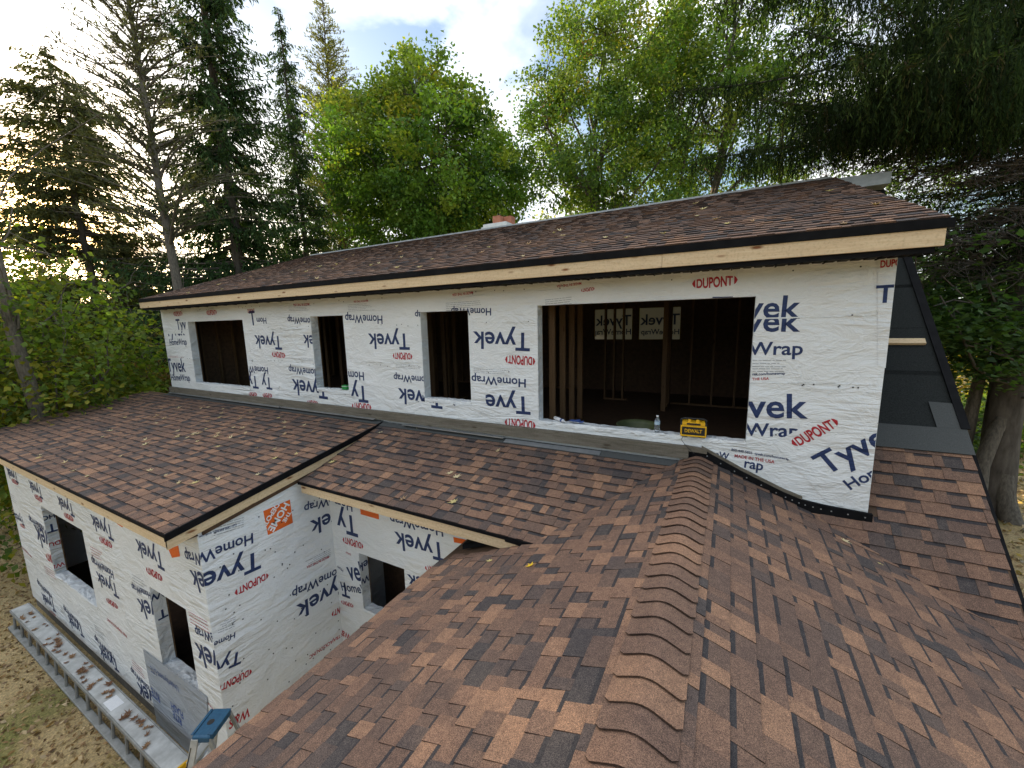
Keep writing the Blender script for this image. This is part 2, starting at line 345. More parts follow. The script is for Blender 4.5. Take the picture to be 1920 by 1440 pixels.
PAL = [(.250, .150, .098), (.198, .121, .084), (.160, .102, .075), (.130, .088, .069), (.098, .075, .066), (.069, .060, .058)]
PW = [.16, .25, .26, .16, .10, .07]
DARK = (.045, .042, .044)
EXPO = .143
WID = [.075, .10, .125, .15, .185, .225]
_tab = {}
def tab_geo(w, hi, c, h, L=EXPO+.03):
    """one shingle tab: front edge, top surface and two cheeks; low tabs carry the printed shadow band"""
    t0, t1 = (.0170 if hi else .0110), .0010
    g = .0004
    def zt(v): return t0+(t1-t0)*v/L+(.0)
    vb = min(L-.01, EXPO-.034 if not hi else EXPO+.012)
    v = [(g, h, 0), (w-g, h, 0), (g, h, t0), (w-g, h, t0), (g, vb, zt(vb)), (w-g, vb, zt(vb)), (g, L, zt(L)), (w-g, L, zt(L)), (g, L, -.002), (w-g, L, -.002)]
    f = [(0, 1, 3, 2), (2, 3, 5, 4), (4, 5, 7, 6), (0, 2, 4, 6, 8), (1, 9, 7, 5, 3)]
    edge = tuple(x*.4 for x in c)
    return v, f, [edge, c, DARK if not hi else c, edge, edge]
def roof_shingles(fr, U, Vv, parent, seed, skip=None, nind=300, v0=0.0, jig=.0012, vend=None):
    """courses of laminated shingles over the frame; the largest in the picture are objects, the rest one mesh"""
    rg = random.Random(seed); tabs = []; c = 0
    while c*EXPO < Vv-.03:
        vv = v0+c*EXPO; u = -rg.random()*.2; last = None; hi = True
        while u < U:
            w = rg.choice(WID); ci = rg.choices(range(6), PW)[0]
            if ci == last: ci = rg.choices(range(6), PW)[0]
            last = ci; hi = not hi if rg.random() < .75 else hi
            if not hi and ci < 2 and rg.random() < .5: ci += 2
            a, b = max(0, u), min(U, u+w)
            if b-a > .03:
                full = abs((b-a)-w) < 1e-6
                mid = fr.p((a+b)/2, vv+EXPO/2, .005)
                if not (skip and skip(mid)):
                    px, py, d = proj(mid); inn = d > .2 and -30 < px < 1950 and -30 < py < 1470
                    tabs.append([(-(1/d**2) if inn else 1e9), a, vv, b-a, hi, ci, rg.uniform(-jig, jig), round(min(EXPO+.03, v0+Vv-vv), 3)])
            u += w
        c += 1
    tabs.sort(key=lambda t: t[0])
    MV, MF, MC = [], [], []
    for k, (s, a, vv, w, hi, ci, jg, LL) in enumerate(tabs):
        if k < nind and s < 0:
            key = (round(w, 4), hi, ci, round(jg, 3), LL)
            if key not in _tab:
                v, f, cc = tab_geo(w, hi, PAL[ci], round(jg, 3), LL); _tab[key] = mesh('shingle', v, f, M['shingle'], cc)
            o = bpy.data.objects.new('shingle', _tab[key]); COL.objects.link(o); o.parent = parent
            mw = Matrix.Identity(4); O = fr.p(a, vv, .001)
            for i in range(3): mw[i][0], mw[i][1], mw[i][2], mw[i][3] = fr.u[i], fr.v[i], fr.n[i], O[i]
            o.matrix_parent_inverse = Matrix.Identity(4); o.matrix_basis = parent_inv(parent) @ mw
        else:
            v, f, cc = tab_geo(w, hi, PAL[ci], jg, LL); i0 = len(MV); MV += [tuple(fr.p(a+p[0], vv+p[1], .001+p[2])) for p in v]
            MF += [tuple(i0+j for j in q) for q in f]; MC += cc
    if MV:
        o = link('shingles', mesh('shingles', MV, MF, M['shingle'], MC)); o['kind'] = 'stuff'; o.parent = parent; o.matrix_basis = parent_inv(parent)
def parent_inv(p):
    return Matrix.Identity(4)
def deck(name, fr, U, Vv, label, th=.035, mt='osb', u0=0, v0=0):
    mb = MB().box(u0, U, v0, Vv, -th, -.001, fr); return part(mb, name, M[mt], label)
# note: parts of the house keep world coordinates, the house root's offset is undone in matrix_parent_inverse

s = math.sqrt(1+GP*GP); GV = (RX-XE)*s
frGL = Frame((XE, 5.185, z_garage(XE)), (0, -1, 0), (1, 0, GP)); frGR = Frame((2*RX-XE, -2, z_garage(XE)), (0, 1, 0), (-1, 0, GP))
frM = Frame((-5.45, MY, z_mid(MY)), (1, 0, 0), (0, 1, MP)); frL = Frame((LX0, LY, z_left(LY)), (1, 0, 0), (0, 1, LP))
frU = Frame((UX0, UY, UZ), (1, 0, 0), (0, 1, UP)); frN = Frame((.6, NY, z_main(NY)), (1, 0, 0), (0, 1, NP))
MV_ = (D-.03-MY)*math.sqrt(1+MP*MP); LV_ = (D-.03-LY)*math.sqrt(1+LP*LP); UV_ = (URY-UY)*math.sqrt(1+UP*UP); kN = math.sqrt(1+NP*NP)
rGL = deck('roof', frGL, 7.185, GV, 'near left slope of the low brown ridge roof'); rGR = deck('roof', frGR, 7.185, GV, 'near right slope of the low brown ridge roof')
rM = deck('roof', frM, 5.2, MV_, 'small middle roof slope below the big opening'); rL = deck('roof', frL, LX1-LX0, LV_, 'broad low roof of the left wing')
rU = deck('roof', frU, UX1-UX0, UV_, 'long upper dormer roof')
NTOP = 5.87
mbN = MB(); mbN.box(0, NXR-.6, 0, (5.185-NY)*kN, -.035, -.001, frN); mbN.box(1.37-.6, NXR-.6, (5.185-NY)*kN, (URY+.05-NY)*kN, -.035, -.001, frN)
rN = part(mbN, 'roof', M['osb'], 'steep main roof slope at the right of the dormer')
roof_shingles(frGL, 7.185, GV-.03, rGL, 11, lambda p: p[1] > MY+.03 and z_mid(p[1]) > p[2]+.03)
roof_shingles(frGR, 7.185, GV-.03, rGR, 12, lambda p: z_main(p[1]) > p[2]+.05)
roof_shingles(frM, 5.2, MV_-.12, rM, 13, lambda p: p[0] > XE and z_garage(p[0]) > p[2]+.05)
roof_shingles(frL, LX1-LX0, LV_-.12, rL, 14); roof_shingles(frU, UX1-UX0, UV_-.03, rU, 15)
roof_shingles(frN, NXR-.6, (NTOP-NY)*kN, rN, 16, lambda p: (p[0] < 1.37 and p[1] > 5.19) or z_garage(p[0]) > p[2]+.06)

# ridge caps on the garage ridge
def cap_mesh(ci):
    prof = []; n = 15; hw = .165; rr = .06
    for k in range(n):
        x = -hw+2*hw*k/(n-1); a = abs(x); z = -(a*GP) if a > rr else -(rr*GP)+(rr*rr-a*a)/(2*rr)*GP
        prof.append((x, z+.006))
    v = []; L = EXPO+.045; rg = random.Random(ci)
    for (y, h, th) in ((0, .0240, 1), (0, .0180, 0), (L, .0160, 1)):
        for k, (x, z) in enumerate(prof):
            yy = y
            if y == 0: yy = y+(.022 if k in (0, n-1) else 0)
            v.append((x*(1.0 if y == 0 else .97), yy, z+h))
    f = []
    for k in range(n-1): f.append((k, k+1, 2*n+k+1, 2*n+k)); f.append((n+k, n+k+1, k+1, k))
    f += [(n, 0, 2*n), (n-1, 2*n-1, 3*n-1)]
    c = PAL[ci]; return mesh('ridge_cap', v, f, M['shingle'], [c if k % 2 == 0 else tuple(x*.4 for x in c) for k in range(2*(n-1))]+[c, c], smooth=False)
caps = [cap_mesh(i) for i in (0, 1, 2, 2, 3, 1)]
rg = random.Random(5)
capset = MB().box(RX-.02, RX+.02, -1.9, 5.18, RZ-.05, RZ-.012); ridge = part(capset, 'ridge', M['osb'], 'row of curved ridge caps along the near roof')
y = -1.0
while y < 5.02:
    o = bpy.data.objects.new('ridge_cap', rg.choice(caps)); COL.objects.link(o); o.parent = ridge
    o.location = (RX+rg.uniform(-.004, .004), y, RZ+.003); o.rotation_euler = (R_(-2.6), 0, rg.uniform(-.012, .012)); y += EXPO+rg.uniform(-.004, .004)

# ------------------------------------------------------------------ walls with openings
WT = .16
def wall(name, kind, pos, a0, a1, z0, z1, holes, mt, label, back=None):
    """kind 'y': plane y=pos facing -y, a=x; kind 'x': plane x=pos facing +x, a=y"""
    def P(a, z, d): return (a, pos+d, z) if kind == 'y' else (pos-d, a, z)
    A = sorted({a0, a1, *[h[0] for h in holes], *[h[1] for h in holes]}); Zs = sorted({z0, z1, *[h[2] for h in holes], *[h[3] for h in holes]})
    def openc(i, j): 
        ca, cz = (A[i]+A[i+1])/2, (Zs[j]+Zs[j+1])/2; return any(h[0] < ca < h[1] and h[2] < cz < h[3] for h in holes)
    f = MB(); bk = MB(); rv = MB()
    for i in range(len(A)-1):
        for j in range(len(Zs)-1):
            if not openc(i, j):
                f.quad(P(A[i], Zs[j], 0), P(A[i+1], Zs[j], 0), P(A[i+1], Zs[j+1], 0), P(A[i], Zs[j+1], 0))
                bk.quad(P(A[i+1], Zs[j], .03), P(A[i], Zs[j], .03), P(A[i], Zs[j+1], .03), P(A[i+1], Zs[j+1], .03))
    w = part(f, name, mt, label); bo = link('sheathing', mesh('sheathing', bk.v, bk.f, M['osb'])); bo.parent = w
    for h in holes:
        r = MB(); a, b, c, d = h
        r.quad(P(a, c, 0), P(a, c, WT), P(a, d, WT), P(a, d, 0)); r.quad(P(b, c, WT), P(b, c, 0), P(b, d, 0), P(b, d, WT)); r.quad(P(a, d, 0), P(a, d, WT), P(b, d, WT), P(b, d, 0))
        r.build('reveal', M['wrap_loose'], w)
        # crumpled wrap folded over the sill
        sb = MB(); n = max(6, int((b-a)/.07)); rs = random.Random(int(a*100)); rows = [(WT+.01, -.004), (WT*.5, .004), (.0, .004), (-.006, -.012), (-.008, -.035), (-.005, -.06)]
        G = [[P(a+(b-a)*i/n, c+dz+rs.uniform(-.006, .008)*(1 if k < 3 else .2)-.0*k, dd+rs.uniform(-.004, .004)*(1 if k > 2 else 0)) for i in range(n+1)] for k, (dd, dz) in enumerate(rows)]
        for k in range(len(rows)-1):
            for i in range(n): sb.quad(G[k+1][i], G[k+1][i+1], G[k][i+1], G[k][i])
        so_ = sb.build('sill_wrap', M['wrap_loose'], w)
        # rough framing of the opening
        fb = MB()
        if kind == 'y':
            fb.box(a-.04, a-.002, pos+.032, pos+WT+.02, c-.02, d+.1); fb.box(b+.002, b+.04, pos+.032, pos+WT+.02, c-.02, d+.1); fb.box(a-.04, b+.04, pos+.034, pos+WT+.02, d+.004, d+.2); fb.box(a-.04, b+.04, pos+.034, pos+WT, c-.05, c-.012)
        else:
            fb.box(pos-WT-.02, pos-.032, a-.04, a-.002, c-.02, d+.1); fb.box(pos-WT-.02, pos-.032, b+.002, b+.04, c-.02, d+.1)
        fb.build('framing', M['stud'], w)
    return w
UH = [(-12.03, -9.60, -1.37, .175), (-7.26, -6.33, -1.235, .185), (-4.48, -3.54, -1.245, .185), (-2.375, .234, -1.435, .212)]
FH = [(-11.70, -9.58, -4.82, -3.36), (-7.19, -6.14, -4.95, -3.66)]
MH = [(-4.94, -4.0, -4.50, -3.53)]
XL, YF, YM = -5.52, 2.17, 3.98   # left wing corner and recessed wall
wU = wall('wall', 'y', D, -13.36, 1.365, -2.6, .53, UH, M['wrap'], 'long upper dormer wall in white house wrap')
wF = wall('wall', 'y', YF, -13.82, XL, -6.0, -2.31, FH, M['wrap'], 'front wall of the left wing in white house wrap')
wx_ = MB(); wx_.quad((XL, YF, -6), (XL, D, -6), (XL, D, z_left(D)-.16), (XL, YF, z_left(YF)-.16)); wX = part(wx_, 'wall', M['wrap'], 'side wall of the left wing in white house wrap')
MB().quad((XL-.03, D, -6), (XL-.03, YF, -6), (XL-.03, YF, z_left(YF)-.05), (XL-.03, D, z_left(D)-.05)).build('sheathing', M['osb'], wX)
part(MB().box(XL+.01, -2.6, 4.96, 5.0, -6, -1.95), 'sheathing', M['osb'], 'added dark panel standing in for shade behind the recessed window')  # dark board panel added so the room behind the window stays dark
part(MB().box(-13.7, XL-.04, YF+.1, D, -5.7, -5.6).box(XL, -2.6, YM+.1, 4.95, -5.7, -5.6), 'subfloor', M['subfloor'])  # floors added to close gaps that leaked light into the wing rooms
part(MB().box(-13.7, XL-.04, 5.0, 5.04, -5.6, -1.95), 'sheathing', M['osb'])  # back closing added to keep stray light out of the left wing
wM = wall('wall', 'y', YM, XL, -2.6, -6.0, -2.2, MH, M['wrap'], 'short recessed wall between left wing and near roof')
# hidden outer shell
sh = MB(); sh.quad((-13.36, D, -6.3), (-13.36, 14.6, -6.3), (-13.36, 14.6, .9), (-13.36, D, .5)); sh.quad((-13.36, D, .5), (-13.36, 14.6, .5), (-13.36, URY, 2.45))
sh.quad((-13.82, YF, -6), (-13.82, D, -6), (-13.82, D, -1.8), (-13.82, YF, -2.3)); part(sh, 'wall', M['wrap'], 'gable end wall beyond the left wing')
sh = MB(); sh.quad((NXR-.1, NY+.2, -5), (NXR-.1, 14.6, -5), (NXR-.1, 14.6, -.9), (NXR-.1, URY, z_main(URY)-.1), (NXR-.1, NY+.2, z_main(NY+.2)-.08)); sh.quad((1.365, D, -2.2), (1.365, URY, -2.2), (1.365, URY, 2.3), (1.365, D, .5))
part(sh, 'wall', M['felt'], 'dark side wall of the dormer and gable')
sh = MB(); sh.box(XE+.25, XE+.3, -2, YM, -6.3, -2.72); sh.box(2*RX-XE-.3, 2*RX-XE-.25, -2, 3.7, -5, -2.72); sh.box(XE+.3, 2*RX-XE-.3, -2, -1.95, -5.5, -2.72); part(sh, 'wall', M['wrap'], 'lower walls beneath the near ridge roof')
fd = MB().box(-13.80, XL-.03, YF+.03, YF+.12, GZL-.3, -5.995); fd.box(XL-.12, XL-.03, YF+.12, D, GZL-.3, -5.995); part(fd, 'foundation', M['concrete'], 'dark foundation strip under the left wing')
# back slope of the upper roof and back wall
bs = MB().prism([(UX0, URY+.002, UZ+UP*(URY-UY)-.01), (UX1, URY+.002, UZ+UP*(URY-UY)-.01), (UX1, 15.2, .75), (UX0, 15.2, .75)], (0, 0, -.04)); part(bs, 'roof', M['roll'], 'far slope of the dormer roof')
bs = MB().prism([(1.57, URY+.06, z_main(URY)), (NXR, URY+.06, z_main(URY)), (NXR, 15.0, -.9), (1.57, 15.0, -.9)], (0, 0, -.04)); part(bs, 'roof', M['felt'], 'far slope of the main roof')

# ------------------------------------------------------------------ trim: fascias, drip edges, soffit, beam, flashings
def board(x0, x1, y0, y1, z0, z1, name='fascia_board', mt='pine', label=None): return part(MB().box(x0, x1, y0, y1, z0, z1), name, M[mt], label, bevel=.003)
jx = [UX0+.02]+[float(onY(px, 530, UY)[0]) for px in (463, 763, 1240)]+[UX1-.01]
for a, b in zip(jx[:-1], jx[1:]): board(a, b-.003, UY+.004, UY+.042, .548, .690)
part(MB().box(UX0, UX1+.03, UY-.012, UY+.03, .692, .768), 'drip_edge', M['black'])
part(MB().box(UX1-.004, UX1+.03, UY+.03, URY, 0, .0).prism([(UX1+.001, UY, .69), (UX1+.001, URY, .69+UP*(URY-UY)), (UX1+.001, URY, .755+UP*(URY-UY)), (UX1+.001, UY, .755)], (.025, 0, 0)), 'drip_edge', M['black'])
part(MB().prism([(UX0-.001, UY, .55), (UX0-.001, URY, .55+UP*(URY-UY)), (UX0-.001, URY, .75+UP*(URY-UY)), (UX0-.001, UY, .75)], (.035, 0, 0)), 'rake_board', M['pine_y'])
part(MB().prism([(UX1-.045, UY+.045, .56), (UX1-.045, URY, .56+UP*(URY-UY-.045)), (UX1-.045, URY, .68+UP*(URY-UY)), (UX1-.045, UY+.045, .69)], (.04, 0, 0)), 'rake_board', M['pine_y'])
x = UX0+.03
while x < UX1-.06:
    w = min(.405, UX1-.05-x); sp = MB()
    for k in range(4):
        a = x+w*k/4; sp.box(a, a+w/4*.72, UY+.046, D-.004, .512, .53); sp.box(a+w/4*.72, a+w/4, UY+.046, D-.004, .522, .53)
    sp.box(x+w-.016, x+w-.004, UY+.046, D-.004, .502, .513)
    part(sp, 'soffit_panel', M['soffit']); x += w
part(MB().box(UX0+.03, UX1-.06, UY+.03, UY+.046, .500, .5475), 'soffit_trim', M['black'])
# rafters/ceiling above the room
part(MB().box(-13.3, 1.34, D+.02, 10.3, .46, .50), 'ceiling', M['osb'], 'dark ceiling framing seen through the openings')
# left wing eave and rake
jl = [LX0, -12.6, -10.85, -8.95, LX1+.0]
for a, b in zip(jl[:-1], jl[1:]): board(a, b-.003, LY+.003, LY+.04, z_left(LY)-.175, z_left(LY)-.035)
part(MB().box(LX0, LX1, LY-.012, LY+.03, z_left(LY)-.036, z_left(LY)+.001), 'drip_edge', M['black'])
def rake(x0, x1, y0, y1, d0, d1, zf, name, mt): return part(MB().prism([(x0, y0, zf(y0)-d0), (x0, y1, zf(y1)-d0), (x0, y1, zf(y1)-d1), (x0, y0, zf(y0)-d1)], (x1-x0, 0, 0)), name, M[mt])
rake(LX1-.036, LX1+.002, LY+.003, D-.07, .185, .036, z_left, 'rake_board', 'pine_y'); rake(LX1-.01, LX1+.016, LY-.014, D-.07, .072, -.012, z_left, 'drip_edge', 'black')
rake(XL-.02, XL+.03, YF+.05, D-.09, .26, .13, z_left, 'rake_backing', 'osb')
part(MB().box(LX0+.1, LX1-.04, LY+.045, YF-.004, z_left(LY)-.18, z_left(LY)-.165), 'soffit_panel', M['osb'])
# middle roof eave
board(-5.40, -1.72, MY+.003, MY+.04, z_mid(MY)-.155, z_mid(MY)-.03); part(MB().box(-5.45, -1.62, MY-.012, MY+.03, z_mid(MY)-.031, z_mid(MY)+.004), 'drip_edge', M['black'])
part(MB().prism([(-1.98, MY-.015, -2.30), (-1.62, MY-.015, -2.31), (-1.60, MY-.015, -2.24), (-1.98, MY-.015, -2.262)], (0, .012, 0)), 'flashing', M['black'], 'black metal flashing at the valley foot')
part(MB().prism([(-2.62, MY+.10, -2.62), (-1.90, MY+.10, -2.33), (-1.90, MY+.10, -2.28), (-2.62, MY+.10, -2.56)], (0, .3, 0)), 'flashing', M['black'])
# weathered ledger beam along the dormer foot
for a, b in ((-13.36, -5.10), (-5.097, -.36)): board(a, b, D-.075, D-.002, -1.70, -1.545, 'ledger_beam', 'grey_wood')
part(MB().box(-13.5, -5.46, 0, .15, .012, .018, Frame((0, 5.03, z_left(5.03)), (1, 0, 0), (0, 1, LP))), 'roll_strip', M['roll'], 'grey roll strip along the dormer foot')
part(MB().box(-5.44, -.40, 0, .14, .012, .018, Frame((0, 5.03, z_mid(5.03)), (1, 0, 0), (0, 1, MP))), 'roll_strip', M['roll'], 'grey roll strip above the middle roof')
for a, b, q in ((-13.3, -11.2, .02), (-11.15, -8.4, .0), (-8.35, -5.6, .015)): part(MB().box(a, b, D-.135+q, D-.08, -1.715+.01, -1.700+.012), 'flashing', M['zinc'])
part(MB().box(-4.9, -2.9, D-.15, D-.078, -1.722, -1.712), 'flashing', M['zinc']); part(MB().box(-2.88, -1.43, 0, .09, .02, .026, Frame((0, 5.04, z_mid(5.04)), (1, 0, 0), (0, 1, MP))), 'flashing', M['zinc'], 'bright loose metal flashing strip')
# step flashing where the near ridge roof meets the dormer wall
fl = [(-.46, -1.64), (-.22, -1.655), (.2, -1.86), (.62, -2.04), (.80, -2.10), (1.0, -2.125), (1.40, -2.14)]
for k in range(len(fl)-1):
    (xa, za), (xb, zb) = fl[k], fl[k+1]; part(MB().prism([(xa, D-.045, za-.045), (xb, D-.045, zb-.045), (xb, D-.045, zb+.095), (xa, D-.045, za+.095)], (0, .04, 0)), 'step_flashing', M['black'])
for k in range(1, 4):
    (xa, za), (xb, zb) = fl[k], fl[k+1]; part(MB().prism([(xa, D-.035, za+.097), (xb, D-.035, zb+.097), (xb, D-.035, zb+.128), (xa, D-.035, za+.128)], (0, .03, 0)), 'weathered_board', M['grey_wood'])
part(MB().prism([(-.42, D-.06, -1.60), (-.16, D-.06, -1.61), (-.16, D-.06, -1.555), (-.42, D-.06, -1.535)], (0, .05, 0)), 'weathered_board', M['grey_wood'])
nl = MB()
for k in range(len(fl)-1):
    (xa, za), (xb, zb) = fl[k], fl[k+1]
    for q in np.arange(.15, 1, .35): xx, zz = xa+(xb-xa)*q, za+(zb-za)*q+.05; nl.box(xx-.006, xx+.006, D-.048, D-.044, zz-.006, zz+.006)
part(nl, 'nail_heads', M['zinc'])['kind'] = 'stuff'
# main roof underlayment, strips, cleats, ridge wrap, rake membrane
def onmain(name, mt, pts, h0, h1, label=None):
    P = [frN.p(a-.6, (b-NY)*kN, h0) for a, b in pts]; return part(MB().prism(P, frN.n*(h1-h0)), name, M[mt], label)
yy = 6.06
while yy < URY-.1:
    b = min(yy+.62, URY+.02); onmain('underlayment_sheet', 'felt', [(1.372, yy), (NXR+.0, yy), (NXR+.0, b+.05), (1.372, b+.05)], .003+.004*((int(yy*10)) % 2), .008+.004*((int(yy*10)) % 2)); yy = b
onmain('roll_strip', 'roll', [(1.372, 5.86), (NXR+.02, 5.86), (NXR+.02, 6.10), (1.372, 6.10)], .018, .023, 'grey roll strip above the shingles'); onmain('patch', 'roll', [(2.10, 6.10), (NXR+.01, 6.10), (NXR+.01, 6.36), (2.09, 6.37)], .02, .024)
onmain('rake_membrane', 'black', [(NXR-.03, 6.1), (NXR+.045, 6.1), (NXR+.045, 9.4), (NXR-.06, 9.4)], .02, .035)
onmain('drip_edge', 'black', [(NXR, NY), (NXR+.03, NY), (NXR+.03, 6.1), (NXR, 6.1)], -.06, .002)
part(MB().prism([(1.5, URY-.25, 2.22), (2.32, URY-.25, 2.22), (2.36, URY-.1, 2.45), (1.5, URY-.1, 2.47)], (0, .4, 0)), 'ridge_wrap', M['tarp'], 'grey membrane wrapped over the main ridge')
part(MB().box(UX0+.05, UX1-.05, URY-.10, URY+.10, UZ+UP*(URY-UY)-.03, UZ+UP*(URY-UY)+.006), 'ridge_strip', M['tarp'], 'pale strip along the upper ridge')

# chimney
ch = part(MB().box(-6.36, -5.66, 10.35, 11.15, 0.5, 2.62), 'chimney', M['paint'], 'white chimney with two clay flues')
for (q, z0, z1) in ((.07, 2.56, 2.68), (.03, 2.68, 2.76)):
    MB().box(-6.36-q, -5.66+q, 10.35-q, 11.15+q, z0, z1).build('crown_course', M['paint'], ch, bevel=.01)
for x0, y0 in ((-6.18, 10.52), (-5.93, 10.74)):
    fm = MB(); fm.box(x0, x0+.24, y0, y0+.03, 2.75, 3.0); fm.box(x0, x0+.24, y0+.21, y0+.24, 2.75, 3.0); fm.box(x0, x0+.03, y0+.03, y0+.21, 2.75, 3.0); fm.box(x0+.21, x0+.24, y0+.03, y0+.21, 2.75, 3.0)
    fm.build('flue', M['terracotta'], ch)

# ------------------------------------------------------------------ inside the dormer
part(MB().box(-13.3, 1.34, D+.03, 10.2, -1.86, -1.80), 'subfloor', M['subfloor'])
def stud(x, y, rot=0, z0=-1.76, z1=.46, name='stud'):
    a, b = (.019, .045) if not rot else (.045, .019); return part(MB().box(x-a, x+a, y-b, y+b, z0, z1), name, M['stud'])
def partition(kind, pos, a0, a1, step=.406, skip=()):
    k = 0; a = a0
    while a <= a1+.01:
        if k not in skip: stud(*((a, pos, 0) if kind == 'y' else (pos, a, 1)))
        a += step; k += 1
    if kind == 'y': part(MB().box(a0-.02, a1+.02, pos-.045, pos+.045, -1.798, -1.762), 'bottom_plate', M['stud'])
    else: part(MB().box(pos-.045, pos+.045, a0-.02, a1+.02, -1.798, -1.762), 'bottom_plate', M['stud'])
partition('x', -2.33, 5.62, 6.95, .43); partition('y', 9.0, -2.44, -1.95, .2); partition('y', 9.0, -1.07, .9, .406); partition('x', -1.07, 8.2, 8.9, .25)
partition('x', -5.6, 5.6, 8, .406); partition('x', -9.0, 5.6, 9.6, .406); partition('y', 7.6, -9, -5.7, .406)
partition('y', 10.05, -13.2, -3.6, .61); partition('x', -12.6, 5.7, 9.8, .406)
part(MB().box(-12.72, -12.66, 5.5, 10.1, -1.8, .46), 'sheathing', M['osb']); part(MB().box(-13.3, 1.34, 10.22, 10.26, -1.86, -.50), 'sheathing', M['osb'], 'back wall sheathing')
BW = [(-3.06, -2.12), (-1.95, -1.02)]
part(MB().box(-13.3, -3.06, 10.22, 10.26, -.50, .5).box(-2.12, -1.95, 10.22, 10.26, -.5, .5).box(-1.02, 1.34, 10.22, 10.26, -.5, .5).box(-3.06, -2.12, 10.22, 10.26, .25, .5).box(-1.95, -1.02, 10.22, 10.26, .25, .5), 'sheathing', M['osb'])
for a, b in BW: part(MB().quad((a, 10.265, -.5), (b, 10.265, -.5), (b, 10.265, .25), (a, 10.265, .25)), 'back_window_wrap', M['wrap_thin'], 'wrap over a back window seen from inside')

# ------------------------------------------------------------------ printing on the wrap
def clip(poly, ax, sgn, val):
    out = []; n = len(poly)
    for i in range(n):
        a, b = poly[i], poly[(i+1) % n]; da, db = sgn*(a[ax]-val), sgn*(b[ax]-val)
        if da >= 0: out.append(a)
        if (da >= 0) != (db >= 0): t = da/(da-db); out.append(a+(b-a)*t)
    return out if len(out) > 2 else None
PL = dict(U=('y', D, wU, UH, (-13.35, 1.36, -2.2, .515)), F=('y', YF, wF, FH, (-13.81, XL, -5.98, -2.4)), X=('x', XL, wX, [], (YF, YM, -5.98, -1.9)), M=('y', YM, wM, MH, (XL, -2.6, -5.9, -2.3)))
def at(pl, x, y):
    k, pos = PL[pl][:2]; return onY(x, y, pos) if k == 'y' else onX(x, y, pos)
def polys_to_wall(pl, polys, mt, proud=.003, name='lettering', extra=()):
    k, pos, w, holes, ext = PL[pl]; ax = 0 if k == 'y' else 1; nrm = np.array([0, -1., 0]) if k == 'y' else np.array([1., 0, 0]); mb = MB()
    for p in polys:
        ps = [list(p)]
        for c in ((ax, 1, ext[0]), (ax, -1, ext[1]), (2, 1, ext[2]), (2, -1, ext[3]), *extra): ps = [q for q in (clip(z, *c) for z in ps) if q]
        for (a, b, c, d) in holes:
            nw = []
            for q in ps:
                for cs in (((ax, -1, a),), ((ax, 1, b),), ((ax, 1, a), (ax, -1, b), (2, 1, d)), ((ax, 1, a), (ax, -1, b), (2, -1, c-.06))):
                    r = q
                    for cc in cs:
                        r = clip(r, *cc) if r else None
                    if r: nw.append(r)
            ps = nw
        for q in ps: mb.quad(*[v+nrm*proud for v in q])
    if mb.f: return mb.build(name, M[mt], w)
def decal(pl, text, p0, p1, mt='navy', asp=1.0, bold=.018, proud=.003, extra=(), oval=False, world=None):
    """baseline from pixel p0 to p1 on the wall plane; asp stretches the letter height"""
    a, b = (at(pl, *p0), at(pl, *p1)) if world is None else (np.array(world[0]), np.array(world[1]))
    k = PL[pl][0]; nrm = np.array([0, -1., 0]) if k == 'y' else np.array([1., 0, 0]); d = b-a; L = np.linalg.norm(d); d = d/L; up = np.cross(nrm, d)
    v, f, w = font(text, bold); s = L/w; vv = v.copy()
    if oval:
        xx = vv[:, 0]/w*2-1; hgt = .72; vv[:, 1] = hgt/2+(vv[:, 1]-hgt/2)*(.70+.34*np.sqrt(np.clip(1-xx*xx*.85, 0, 1)))
    P = a+np.outer(vv[:, 0]*s, d)+np.outer(vv[:, 1]*s*asp, up); polys = [[P[i] for i in q] for q in f]
    if oval:
        h = .72*s*asp
        for sg, o in ((-1, a), (1, b)):
            c0 = o+d*sg*L*.035+up*h*.08; c1 = o+d*sg*L*.035+up*h*.92; tip = o+d*sg*L*.13+up*h*.5; q = o+d*sg*L*.085
            polys.append([c0, q+up*h*.22, tip, q+up*h*.78, c1] if sg > 0 else [c1, q+up*h*.78, tip, q+up*h*.22, c0])
    return polys_to_wall(pl, polys, mt, proud, extra=extra)
def dup(pl, p0, p1, asp=1.9, **k): return decal(pl, 'DUPONT', p0, p1, 'red', asp, .03, oval=True, **k)
def fine(pl, p0, p1, rows=4, dh=.028, th=.006, seed=0, mt='grey_print', flip=1):
    a, b = at(pl, *p0), at(pl, *p1); k = PL[pl][0]; nrm = np.array([0, -1., 0]) if k == 'y' else np.array([1., 0, 0]); d = b-a; L = np.linalg.norm(d); d = d/L; up = np.cross(nrm, d)*flip
    rg = random.Random(seed); ps = []
    for r in range(rows):
        x = 0; end = L*rg.uniform(.6, 1)
        while x < end:
            w = rg.uniform(.02, .09); e = min(end, x+w); o = a-up*dh*r
            ps.append([o+d*x, o+d*e, o+d*e+up*th, o+d*x+up*th]); x = e+.010
    return polys_to_wall(pl, ps, mt, .0028, 'fine_print')
def rot(pl, t, p0, p1, asp=1.0, **k): return decal(pl, t, p0, p1, 'navy', asp, **k)

# dormer wall, strip left of the first opening (upright)
dup('U', (328, 593), (341, 592)); dup('U', (390, 591), (405, 590)); decal('U', 'DUPONT', (465, 587), (478, 586), 'red', 1.9)
decal('U', 'Tyv', (332, 618), (350, 617), asp=1.15); decal('U', 'Tyvek', (313, 630), (347, 628), asp=1.2, extra=((2, -1, -.12),)); decal('U', 'HomeWrap', (319, 647), (351, 646), asp=1.2)
decal('U', 'Tyvek', (316, 696), (349, 697), asp=1.3); decal('U', 'HomeWrap', (322, 713), (357, 714), asp=1.15); fine('U', (316, 668), (345, 668), 2, mt='red', seed=1)
